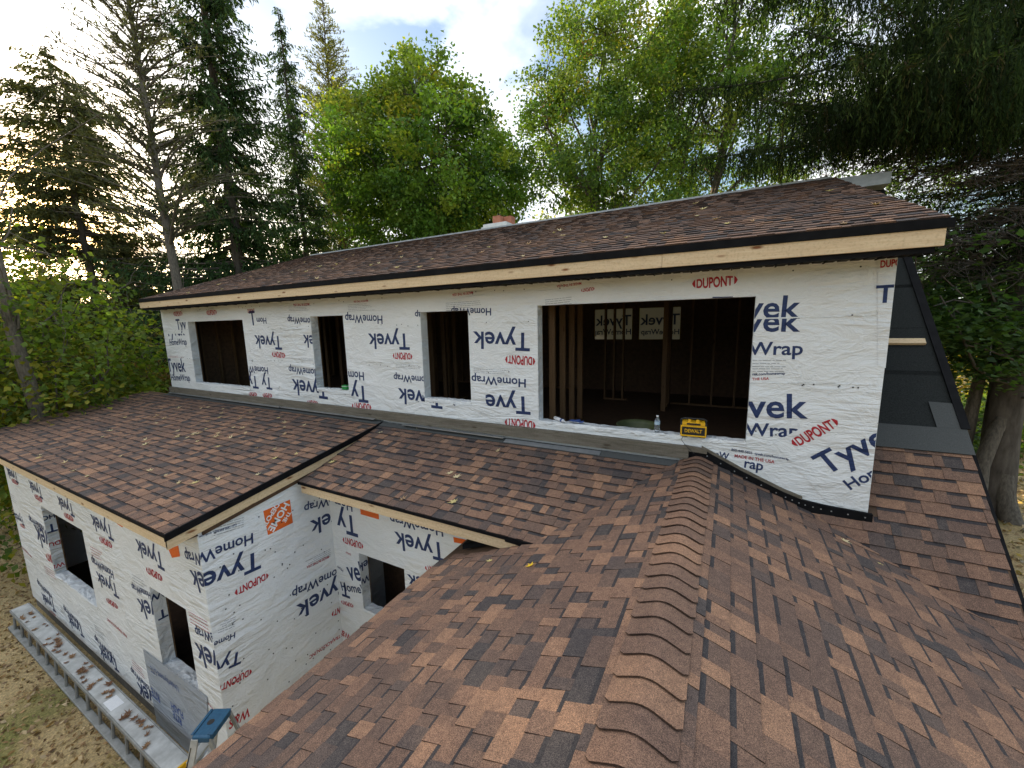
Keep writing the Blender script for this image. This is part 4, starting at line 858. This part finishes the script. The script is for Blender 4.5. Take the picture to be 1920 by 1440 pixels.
# ------------------------------------------------------------------ trees
FOL = 1.9
def wood(parent, chains, mt, name='trunk', n=7):
    mb = MB()
    for pts, rad in chains: mb.tube(pts, rad, n if rad[0] > .06 else 4, cap=False)
    return mb.build(name, mt, parent, smooth=True)
def bend(p0, p1, g, k=.12, n=5):
    p0, p1 = np.array(p0, float), np.array(p1, float); L = np.linalg.norm(p1-p0); o = g.normal(size=3)*L*k; o2 = g.normal(size=3)*L*k*.5
    return [p0+(p1-p0)*t+o*math.sin(math.pi*t)+o2*math.sin(2*math.pi*t) for t in np.linspace(0, 1, n)]
def taper(r0, r1, n): return [r0+(r1-r0)*(i/(n-1))**.8 for i in range(n)]
def pick(pal, w, g, n): return np.array(pal)[g.choice(len(pal), n, p=np.array(w)/sum(w))]
def broadleaf(name, label, base, crown, rad, pal, w, seed, ncl=230, per=70, leaf=.17, tr=.28, limbs=13, mt='bark', group=None, cl=(.42, .30), shell=.35, stems=1, toppal=None, spread=.5, cat='tree', trunk_name='trunk', lowlimb=.85, lumpk=1.):
    g = np.random.default_rng(seed); c = np.array(crown, float); rad = np.array(rad, float); bx, by = base; bz = gz(bx, by); root = thing(name, (bx, by, bz), 0, label, cat, group); O = np.array([bx, by, bz])
    chains = []; nodes = []
    fork = np.array([bx*.6+c[0]*.4, by*.6+c[1]*.4, c[2]-rad[2]*lowlimb])
    for s in range(stems):
        off = g.normal(size=3)*[spread, spread, 0]*(stems > 1); b0 = O+off*.4+[0, 0, -.1]; top = c+off*1.5+[0, 0, rad[2]*.55]
        p = bend(b0, fork+off, g, .03, 5)+bend(fork+off, top, g, .05, 6)[1:]; chains.append((p, taper(tr/math.sqrt(stems), .03, len(p)))); nodes += p[3:]
        for k in range(limbs//stems):
            q = p[int(g.integers(3, len(p)-2))]; dv = g.normal(size=3); dv[2] = abs(dv[2])*.7+.15; dv /= np.linalg.norm(dv); e = c+dv*rad*g.uniform(.55, .85)
            if e[2] < q[2]-.5: e[2] = q[2]+g.uniform(-.3, 1)
            pp = bend(q, e, g, .10, 6); chains.append((pp, taper(tr*.34, .016, 6))); nodes += pp[2:]
    nodes = np.array(nodes)
    dv = g.normal(size=(ncl, 3)); dv /= np.linalg.norm(dv, axis=1, keepdims=True); ph = g.uniform(0, 6.28, 6)
    lump = 1+lumpk*(.16*np.sin(3*np.arctan2(dv[:, 1], dv[:, 0])+ph[0])+.13*np.sin(4.3*dv[:, 2]+ph[1]+2*dv[:, 0])+.10*np.sin(7*dv[:, 0]+ph[2])*np.cos(6*dv[:, 1]+ph[3]))
    r = (shell**3+(1-shell**3)*g.random(ncl))**(1/3); cc = c+dv*rad*(r*lump)[:, None]; cc[:, 2] = np.maximum(cc[:, 2], c[2]-rad[2]*.95)
    for k in range(ncl):
        j = np.argmin(((nodes-cc[k])**2).sum(1)+np.maximum(0, nodes[:, 2]-cc[k][2])**2*2); 
        if k % 2 == 0: chains.append((bend(nodes[j], cc[k], g, .12, 4), taper(.028, .008, 4)))
    wo = [p-O for p, in []] if False else None
    tk = wood(root, [([Vector(p-O) for p in P], R) for P, R in chains], M[mt], trunk_name)
    base_col = pick(pal, w, g, ncl)
    if toppal is not None:
        hh = (cc[:, 2]-c[2])/rad[2]+g.normal(size=ncl)*.25; sel = hh > .35; base_col[sel] = pick(*toppal, g, sel.sum())
    N_ = ncl*per; ii = np.repeat(np.arange(ncl), per); sz = g.uniform(.7, 1.35, ncl)[ii][:, None]
    pos = cc[ii]+np.clip(g.normal(size=(N_, 3)), -1.7, 1.7)*[cl[0], cl[0], cl[1]]*sz; d = g.normal(size=(N_, 3))*.8+dv[ii]*.6; d[:, 2] -= .55
    up = g.normal(size=(N_, 3))*.55+[0, 0, 1]
    V, F, C = leaves(pos-O, d, leaf*g.uniform(.65, 1.3, N_), base_col[ii]*g.uniform(.65, 1.35, (N_, 1)), g, .78, .2, up)
    o = link('crown', fastmesh('crown', V, F, M['leaf'], C), root); return root
def conifer(name, label, base, height, radius, pal, w, seed, z_low=.12, step=.5, per=5, droop=.25, up=.0, sprig=.26, sw=.22, dens=1., hang=.6, lean=(0, 0), tr=.3, mt='bark', sparse=0., sec=.36, group=None, curve=.9):
    g = np.random.default_rng(seed); bx, by = base; bz = gz(bx, by); root = thing(name, (bx, by, bz), 0, label, 'tree', group); ch = []
    def axis(z): return np.array([lean[0]*z, lean[1]*z, z])
    zz = np.linspace(-.2, height, 9); ch.append(([Vector(axis(z)+g.normal(size=3)*[.06, .06, 0]) for z in zz], taper(tr, .025, 9)))
    P, Dd, Ls, Cc = [], [], [], []; z = height*z_low
    while z < height-.3:
        q = (height-z)/(height*(1-z_low)); R = radius*min(1, q**curve*1.06+.03)
        for k in range(per):
            if g.random() < sparse: continue
            a = g.uniform(0, 6.28); L = R*g.uniform(.45, 1.15); o = np.array([math.cos(a), math.sin(a), 0]); s0 = axis(z+g.uniform(-.45, .45)); n = 6; dr = (droop*(q*.9+.1)-up)*g.uniform(.55, 1.5)+g.normal()*.05
            pts = [s0+o*L*t+np.array([0, 0, L*(-dr*t*1.5+(dr*.95+.06)*t*t)]) for t in np.linspace(0, 1, n)]; ch.append(([Vector(p) for p in pts], taper(.012+.012*L, .006, n)))
            m = max(4, int(L*7*dens)); lat = np.array([-o[1], o[0], 0])
            for t in g.uniform(.12, 1, m):
                f = t*(n-1); i = min(n-2, int(f)); p = pts[i]+(pts[i+1]-pts[i])*(f-i); l2 = (sec*L*(1-t)*.8+.22)*g.uniform(.5, 1.2); sd = g.choice([-1, 1]); dd = lat*sd*g.uniform(.3, 1)*(1-hang*.6)+o*.45+np.array([0, 0, -hang*g.uniform(.5, 1.4)+up*1.2]); dd /= np.linalg.norm(dd)
                ns = max(2, int(l2/sprig*2.4)); tt = (np.arange(ns)+g.random(ns))/ns*l2; pp = p+np.outer(tt, dd)+g.normal(size=(ns, 3))*.035; P.append(pp); Dd.append(dd+g.normal(size=(ns, 3))*.38); Ls.append(sprig*g.uniform(.6, 1.25, ns)); Cc.append(np.tile(pick(pal, w, g, 1), (ns, 1))*g.uniform(.6, 1.35, (ns, 1)))
        z += step*g.uniform(.8, 1.2)*(.55+.45*q)
    wood(root, ch, M[mt], 'trunk', 7); P, Dd, Ls, Cc = np.concatenate(P), np.concatenate(Dd), np.concatenate(Ls), np.concatenate(Cc)
    V, F, C = leaves(P, Dd, Ls, Cc, g, sw, .1); link('crown', fastmesh('crown', V, F, M['needle'], C), root); return root
GREEN = [(.045, .085, .014), (.065, .115, .018), (.095, .145, .022), (.14, .165, .022), (.032, .062, .014)]
MAPLE2 = [(.05, .09, .018), (.065, .108, .02), (.09, .125, .024), (.115, .13, .022), (.038, .065, .015)]
SPR = [(.022, .041, .016), (.031, .054, .02), (.042, .066, .024), (.017, .028, .013)]
def top_z(px, py, dist):
    r = ray(px, py); return r[2]*dist/math.hypot(r[0], r[1])
# conifers on the left
b = ground_at(462, 22); conifer('spruce_tree', 'tall dark spruce with hanging twigs, widest conifer left of the maples', b, 30, 4.3, SPR, [3, 4, 2, 3], 31, .14, .42, 7, .24, 0, .22, .31, 2.3, .85, (-.03, .01), .36)
b = ground_at(590, 25); conifer('spruce_tree', 'slim dark spruce between the wide spruce and the maple', b, 21.5, 3.5, SPR, [3, 4, 2, 3], 32, .10, .42, 7, .3, 0, .20, .30, 2.2, .9, (-.02, 0), .22)
b = ground_at(655, 32); conifer('larch_tree', 'tall feathery larch with bare lower limbs behind the maple', b, 27, 5.2, [(.10, .11, .03), (.14, .13, .035), (.08, .085, .03)], [1, 1, 1], 33, .3, .40, 6, 0, .55, .2, .3, 1.6, -.1, (0, 0), .25, 'bark', .15, .3)
b = ground_at(352, 19); conifer('larch_tree', 'leaning larch with long bare pale trunk left of the spruce', b, 22.5, 3.6, [(.06, .065, .035), (.08, .08, .04), (.05, .05, .03)], [1, 1, 1], 34, .42, .34, 6, 0, .45, .18, .26, 1.3, .1, (-.115, .03), .25, 'bark_pale', .1, .3)
b = ground_at(190, 27); conifer('pine_tree', 'broad shaggy pine nearest the low sun', b, 18, 5.6, [(.055, .06, .024), (.075, .07, .026), (.04, .045, .02)], [1, 1, 1], 35, .15, .5, 7, .15, .05, .25, .28, 2.0, .5, (-.02, 0), .3, 'bark', 0, .5, None, .55)
b = ground_at(285, 30); conifer('pine_tree', 'dark pine filling the gap behind the leaning larch', b, 10, 4.6, [(.035, .045, .02), (.05, .055, .024)], [1, 1], 36, .1, .5, 7, .15, .05, .25, .28, 2.0, .5, (0, 0), .3, 'bark', 0, .5, None, .6)
b = ground_at(540, 34); conifer('pine_tree', 'dim conifer low behind the wide spruce', b, 11, 4.0, [(.035, .045, .02), (.05, .055, .024)], [1, 1], 37, .08, .6, 6, .15, .0, .36, .3, 1.8, .4, (0, 0), .3, 'bark', 0, .5, None, .7)
b = ground_at(60, 34); conifer('pine_tree', 'bushy pine at the far left behind the sunlit leaves', b, 9.5, 5.2, [(.06, .065, .024), (.08, .075, .026)], [1, 1], 38, .1, .5, 7, .15, .05, .25, .28, 2.0, .5, (0, 0), .3, 'bark', 0, .5, None, .5)
# bare leaning tree at the left edge
g = np.random.default_rng(4); bx, by = ground_at(118, 15); root = thing('bare_tree', (bx, by, gz(bx, by)), 0, 'thin leaning bare tree at the left edge of the woods', 'tree'); O = np.array([bx, by, gz(bx, by)])
tip = np.array([*ground_at(-60, 16), 9.5]); tr_ = bend((0, 0, -.1), tip-O, g, .02, 9); ch = [([Vector(p) for p in tr_], taper(.19, .05, 9))]
for k in range(26):
    q = tr_[int(g.integers(3, 9))]; e = q+g.normal(size=3)*[1.5, 1.2, 1.1]+[0, 0, .9]; pp = bend(q, e, g, .15, 6); ch.append(([Vector(p) for p in pp], taper(.035, .008, 6)))
    for j in range(3): q2 = pp[int(g.integers(2, 6))]; ch.append(([Vector(p) for p in bend(q2, q2+g.normal(size=3)*.5, g, .15, 4)], taper(.012, .004, 4)))
wood(root, ch, M['bark_pale'])
# maples
mx_, my_ = ground_at(812, 20.5); zt, zb = top_z(770, 130, 20.5), top_z(800, 470, 20.5)
broadleaf('maple_tree', 'full round green maple behind the chimney', (mx_+.6, my_), (mx_, my_, (zt+zb)/2-.5), (5.0, 4.3, (zt-zb)/2+.6), GREEN, [3, 4, 3, 1.2, 2], 41, 700, 125, .15, .3, 14, cl=(.34, .20), toppal=([(.12, .13, .025), (.16, .15, .02), (.07, .105, .02), (.09, .12, .022)], [2, .5, 4, 3]), lumpk=.75)
mx_, my_ = ground_at(1125, 22); zt, zb = top_z(1120, 20, 22), top_z(1120, 420, 22)
broadleaf('maple_tree', 'airy maple turning orange at its top left', (mx_-.3, my_), (mx_, my_, (zt+zb)/2-.2), (4.0, 3.8, (zt-zb)/2+.9), MAPLE2, [3, 3, 2, 1, 2], 42, 400, 125, .145, .3, 18, cl=(.36, .24), toppal=([(.14, .08, .035), (.09, .115, .024), (.14, .135, .02), (.065, .095, .02)], [.6, 3, .6, 5]), lowlimb=1.0)
mx_, my_ = ground_at(1320, 25); zt, zb = top_z(1320, -60, 25), top_z(1320, 400, 25)
broadleaf('maple_tree', 'olive maple behind the hanging spruce boughs', (mx_, my_), (mx_, my_, (zt+zb)/2), (5.2, 4.4, (zt-zb)/2+.9), MAPLE2, [3, 3, 2, 2, 2], 43, 480, 120, .15, .3, 16, cl=(.38, .25))
mx_, my_ = ground_at(1010, 30); broadleaf('maple_tree', 'small yellow green maple seen between the two large maples', (mx_, my_), (mx_, my_, 3.2), (3.6, 3, 3.6), [(.11, .13, .022), (.18, .17, .025), (.07, .09, .02)], [2, 1, 2], 44, 110, 70, .2, .2, 8)
mx_, my_ = ground_at(1345, 36); broadleaf('maple_tree', 'bright yellow tree low behind the ridge', (mx_, my_), (mx_, my_, 3.0), (5.5, 3, 5), [(.30, .24, .03), (.22, .2, .03), (.36, .26, .03)], [2, 1, 1], 45, 170, 70, .2, .2, 8)
mx_, my_ = ground_at(1560, 34); broadleaf('maple_tree', 'dim green tree behind the spruce at the right', (mx_, my_), (mx_, my_, 6.5), (6.5, 3, 8), MAPLE2, [2, 2, 1, 1, 3], 46, 260, 70, .2, .25, 10)
# undergrowth and small trees on the left
FOL = 1.15
YG = [(.12, .14, .02), (.17, .17, .022), (.075, .10, .018), (.22, .18, .02)]
mx_, my_ = ground_at(90, 17); broadleaf('small_tree', 'yellow green leafy tree glowing below the sun', (mx_+.5, my_-.3), (mx_, my_, -2.0), (2.7, 2.4, 4.0), [(.10, .15, .02), (.14, .17, .022), (.07, .11, .018), (.18, .17, .02)], [2, 2, 2, 1.5], 51, 260, 70, .15, .16, 10, 'bark')
for k, (px, dist, zc, rx, rz, pal, lab) in enumerate(((20, 20, -3.6, 2.6, 2.2, GREEN, 'dark green bush at the far left behind the wing roof'), (150, 18.5, -3.0, 2.2, 2.3, YG, 'yellow green bush under the glowing tree'), (235, 21, -3.2, 2.0, 2.0, [(.10, .055, .03), (.13, .08, .03), (.07, .07, .022), (.16, .10, .03)], 'reddish brown shrub beside the left end of the dormer'), (285, 24, -2.6, 2.6, 2.6, [(.07, .08, .02), (.11, .09, .03), (.05, .06, .02), (.10, .06, .03)], 'olive shrub close against the dormer gable'), (60, 21, -3.2, 2.6, 2.4, GREEN, 'deep green bush behind the yellow green one'), (330, 28, -2.2, 2.6, 3.0, [(.06, .08, .02), (.09, .10, .022), (.12, .09, .03), (.05, .06, .02)], 'shaded shrub behind the dormer roof corner'))):
    x_, y_ = ground_at(px, dist); broadleaf('shrub', lab, (x_, y_), (x_, y_, zc), (rx, rx*.9, rz), pal, [1]*len(pal), 60+k, 120, 75, .13, .07, 10, 'bark', 'shrubs along the left edge of the lot', (.34, .28), .2, 3, cat='shrub', trunk_name='stems')
# pale bare brush
g = np.random.default_rng(14); bx, by = ground_at(300, 19); O = np.array([bx, by, gz(bx, by)]); root = thing('bare_brush', tuple(O), 0, 'pale leafless saplings left of the dormer roof', 'tree'); ch = []
for k in range(9):
    e = np.array([g.normal()*1.6-1.2, g.normal()*1., 6.0+g.uniform(-1, 2.6)]); pp = bend((g.normal()*.3, g.normal()*.3, 0), e, g, .06, 8); ch.append(([Vector(p) for p in pp], taper(.045, .008, 8)))
    for j in range(7): q2 = pp[int(g.integers(4, 8))]; ch.append(([Vector(p) for p in bend(q2, q2+g.normal(size=3)*.7+[0, 0, .5], g, .1, 4)], taper(.012, .004, 4)))
wood(root, ch, M['bark_pale'])

FOL = .95
# big spruce at the right with hanging curtains of twigs
g = np.random.default_rng(90); bx, by = ground_at(1915, 14); O = np.array([bx, by, gz(bx, by)]); root = thing('spruce_tree', tuple(O), 0, 'huge near spruce at the right with long hanging curtains of twigs', 'tree')
ch = [([Vector((g.normal()*.03-.012*z, g.normal()*.03, z)) for z in np.linspace(-.2, 22, 12)], taper(.32, .14, 12))]
P, Dd, Ls, Cc = [], [], [], []
SP2 = [(.020, .036, .013), (.030, .050, .016), (.042, .062, .018), (.014, .023, .010), (.045, .045, .02)]
def bough(p0, p1, sag, curtain, dens, r0=.05, bare=False, lo=.1):
    p0, p1 = np.array(p0, float), np.array(p1, float); n = 9; L = np.linalg.norm(p1-p0); lat = np.cross(p1-p0, [0, 0, 1]); lat /= np.linalg.norm(lat)+1e-9
    pts = [p0+(p1-p0)*t+np.array([0, 0, -sag*math.sin(math.pi*t)])+lat*.25*math.sin(4*t+p0[2]) for t in np.linspace(0, 1, n)]; ch.append(([Vector(p-O) for p in pts], taper(r0, .008, n)))
    nb = int(L*(90 if not bare else 8)); tb = g.uniform(lo, 1, nb); fb = tb*(n-1); ib = np.minimum(n-2, fb.astype(int)); A = np.array(pts); pb = A[ib]+(A[ib+1]-A[ib])*(fb-ib)[:, None]+g.normal(size=(nb, 3))*[.06, .06, .035]
    P.append(pb); Dd.append((p1-p0)/L+lat*g.choice([-1, 1], nb)[:, None]*g.uniform(.2, 1.1, (nb, 1))+g.normal(size=(nb, 3))*.25); Ls.append(.12*g.uniform(.6, 1.4, nb)); Cc.append(pick([(.045, .070, .018), (.034, .056, .016)], [1, 1], g, nb)*g.uniform(.7, 1.4, (nb, 1)))
    def pt(t): f = t*(n-1); i = min(n-2, int(f)); return pts[i]+(pts[i+1]-pts[i])*(f-i)
    for t in g.uniform(lo, 1, int(L*dens)):
        p = pt(t)+lat*g.normal()*.22*(1 if not bare else .5)+np.array([0, 0, g.normal()*.05]); l2 = curtain*g.uniform(.25, 1.1)*(1.1-.5*t); dd = np.array([g.normal()*.16, g.normal()*.16, -1.])
        if g.random() < .3: dd = (p1-p0)/L*.8+lat*g.choice([-1, 1])*.7+np.array([0, 0, -.3]); l2 *= .55
        dd /= np.linalg.norm(dd)
        if bare:
            e = p+lat*g.choice([-1, 1])*g.uniform(.2, .8)+(p1-p0)/L*.4+[0, 0, g.normal()*.2]; ch.append(([Vector(q-O) for q in bend(p, e, g, .08, 4)], taper(.010, .004, 4)))
            if g.random() < .45: continue
        ns = max(3, int(l2/.038)); tt = (np.arange(ns)+g.random(ns))/ns*l2; pp = p+np.outer(tt, dd)+g.normal(size=(ns, 3))*.018; P.append(pp); Dd.append(dd+g.normal(size=(ns, 3))*.28); Ls.append(.095*g.uniform(.6, 1.4, ns)); Cc.append(np.tile(pick(SP2, [3, 3, 2, 3, .8], g, 1), (ns, 1))*g.uniform(.6, 1.4, (ns, 1)))
def at_d(px, py, d):
    r = ray(px, py); return r*(d/math.hypot(r[0], r[1]))
for (q, d1, sag, cur) in (((1255, 185), 10.0, .5, 1.3), ((1300, 300), 10.4, .5, .9), ((1395, 280), 9.2, .5, 1.0), ((1340, 10), 9.3, .4, 1.1), ((1425, 190), 8.6, .6, 1.3), ((1470, 70), 8.4, .5, 1.2), ((1510, 205), 9.0, .5, 1.1), ((1580, 115), 8.2, .6, 1.4), ((1620, 20), 8.0, .5, 1.3), ((1660, 160), 9.0, .5, 1.1), ((1710, 110), 8.2, .6, 1.3), ((1790, 30), 8.0, .5, 1.2), ((1500, -30), 9.0, .4, 1.3), ((1830, 120), 8.4, .5, 1.1), ((1690, -50), 8.2, .4, 1.3), ((1910, 80), 8.2, .4, 1.1), ((1390, -70), 9.6, .4, 1.2)):
    e = at_d(*q, d1); p0 = O+np.array([-.1, 0, 0]); p0[2] = e[2]+.30*np.linalg.norm((e-O)[:2])+g.uniform(-.2, .3); bough(p0, e, sag, cur, 88)
for k in range(64):      # thinner, half-bare lower boughs
    px = g.uniform(1480, 1890); py = g.uniform(260, 520) if px > 1690 else g.uniform(200, 330); e = at_d(px, py, g.uniform(11.5, 14)); p0 = O.copy(); p0[2] = e[2]+.16*np.linalg.norm((e-O)[:2])+g.uniform(-.1, .3); bough(p0, e, .2, .35, 22, .03, True)
for k in range(16):     # boughs to the other sides
    a = g.uniform(-.6, 2.6); L = g.uniform(3, 5); z = g.uniform(3, 14); p0 = O+[0, 0, 0]; p0[2] = z; bough(p0, p0+np.array([math.cos(a)*L, math.sin(a)*L, -L*.3]), .4, 1.0, 22)
for k in range(22):
    px = g.uniform(1640, 1990); e = at_d(px, g.uniform(330, 480), g.uniform(11.5, 14)); p0 = O.copy(); p0[2] = e[2]+.5; bough(p0, e, .2, .5, 22, .03)
wood(root, ch, M['bark'], 'trunk', 9); P, Dd, Ls, Cc = np.concatenate(P), np.concatenate(Dd), np.concatenate(Ls), np.concatenate(Cc); g2 = np.random.default_rng(1)
V, F, C = leaves(P-O, Dd, Ls, Cc, g2, .17, .1); link('crown', fastmesh('crown', V, F, M['needle'], C), root)
# multi-stemmed maple under it
FOL = 1.3
DG = [(.03, .062, .018), (.045, .085, .022), (.06, .10, .025), (.022, .045, .014)]
for (px, py, dd, tip, rr, lab, sd) in ((1795, 955, 0, (1862, 560), .13, 'reddish leaning maple trunk nearest the steep roof', 71), (1842, 968, 0, (1940, 650), .14, 'smooth grey maple trunk curving right', 72), (1900, 980, 0, (1955, 600), .155, 'thick grey maple trunk at the right edge', 73)):
    p = onZ(px, py, GZR); dist = math.hypot(p[0], p[1]); g = np.random.default_rng(sd); root = thing('maple_tree', (p[0], p[1], GZR), 0, lab, 'tree'); O = np.array([p[0], p[1], GZR]); t1 = at_d(*tip, dist+.4)
    tk = bend((0, 0, -.15), t1-O, g, .05, 7); ch = [([Vector(q) for q in tk], taper(rr*1.3, rr*.6, 7))]; cl_ = []
    for k in range(16):
        q = tk[int(g.integers(4, 7))]; e = np.array([*at_d(g.uniform(1690, 1990), g.uniform(420, 680), dist+g.uniform(-2.5, 3))])-O; pp = bend(q, e, g, .10, 6); ch.append(([Vector(x) for x in pp], taper(rr*.28, .012, 6))); cl_ += pp[2:]
    wood(root, ch, M['bark_pale'], 'trunk', 9); cl_ = np.array(cl_); ncl = 75; cc = cl_[g.integers(0, len(cl_), ncl)]+g.normal(size=(ncl, 3))*[.7, .7, .35]; per = 70; ii = np.repeat(np.arange(ncl), per); n = len(ii); pos = cc[ii]+g.normal(size=(n, 3))*[.42, .42, .14]; d = g.normal(size=(n, 3)); d[:, 2] = d[:, 2]*.3-.25
    V, F, C = leaves(pos, d, .13*g.uniform(.7, 1.3, n), pick(DG, [2, 3, 2, 2], g, ncl)[ii]*g.uniform(.7, 1.3, (n, 1)), g, .75, .15, g.normal(size=(n, 3))*.4+[0, 0, 1]); link('crown', fastmesh('crown', V, F, M['leaf'], C), root)
for k, (px, dist, zc, rx, rz, pal, lab) in enumerate(((1800, 24, -3.1, 1.6, 1.7, [(.36, .26, .03), (.30, .22, .03)], 'sunlit golden bush near the road'), (1815, 19, -3.8, 1.5, 1.0, [(.10, .15, .02), (.07, .11, .02)], 'low green bush before the golden one'), (1900, 21, -3.8, 1.6, 1.0, [(.12, .15, .02), (.08, .11, .02)], 'low green bush between the maple trunks'), (1760, 17, -3.6, 1.4, 1.2, DG, 'dark bush behind the steep roof edge'))):
    x_, y_ = ground_at(px, dist); broadleaf('shrub', lab, (x_, y_), (x_, y_, zc), (rx, rx*.9, rz), pal, [1]*len(pal), 80+k, 60, 70, .12, .05, 8, 'bark', 'shrubs beyond the right side of the house', (.34, .28), .2, 3, cat='shrub', trunk_name='stems')
# far woods that read as one mass
g = np.random.default_rng(100); P, S_, Cl = [], [], []; FOL = 1.4
def mass(az0, az1, d0, d1, z0, z1, n, pal, size):
    a = np.radians(g.uniform(az0, az1, n)); d = g.uniform(d0, d1, n); top = z1*(.72+.28*np.sin(a*23)*np.sin(a*41+1)); z = z0+(top-z0)*g.random(n)**.8
    P.append(np.column_stack([np.sin(a)*d, np.cos(a)*d, z])); S_.append(size*g.uniform(.6, 1.4, n)); Cl.append(pick(pal, [1]*len(pal), g, n)*g.uniform(.6, 1.3, (n, 1)))
mass(-110, -30, 42, 58, -6, 4.6, 46000, SPR+[(.05, .06, .02), (.07, .07, .025)], .5); mass(-30, 12, 44, 60, -6, 2.5, 14000, GREEN, .5); mass(12, 75, 42, 60, -6, 4.5, 24000, DG, .5); mass(-175, -110, 36, 50, -6, 7, 14000, SPR, .6); mass(75, 185, 36, 50, -6, 7, 16000, GREEN, .6)
P, S_, Cl = np.concatenate(P), np.concatenate(S_), np.concatenate(Cl); V, F, C = leaves(P, g.normal(size=P.shape), S_, Cl, g, .7)
tag(link('woods', fastmesh('woods', V, F, M['leaf'], C)), 'distant woods closing the view behind the trees', 'woods', kind='stuff')
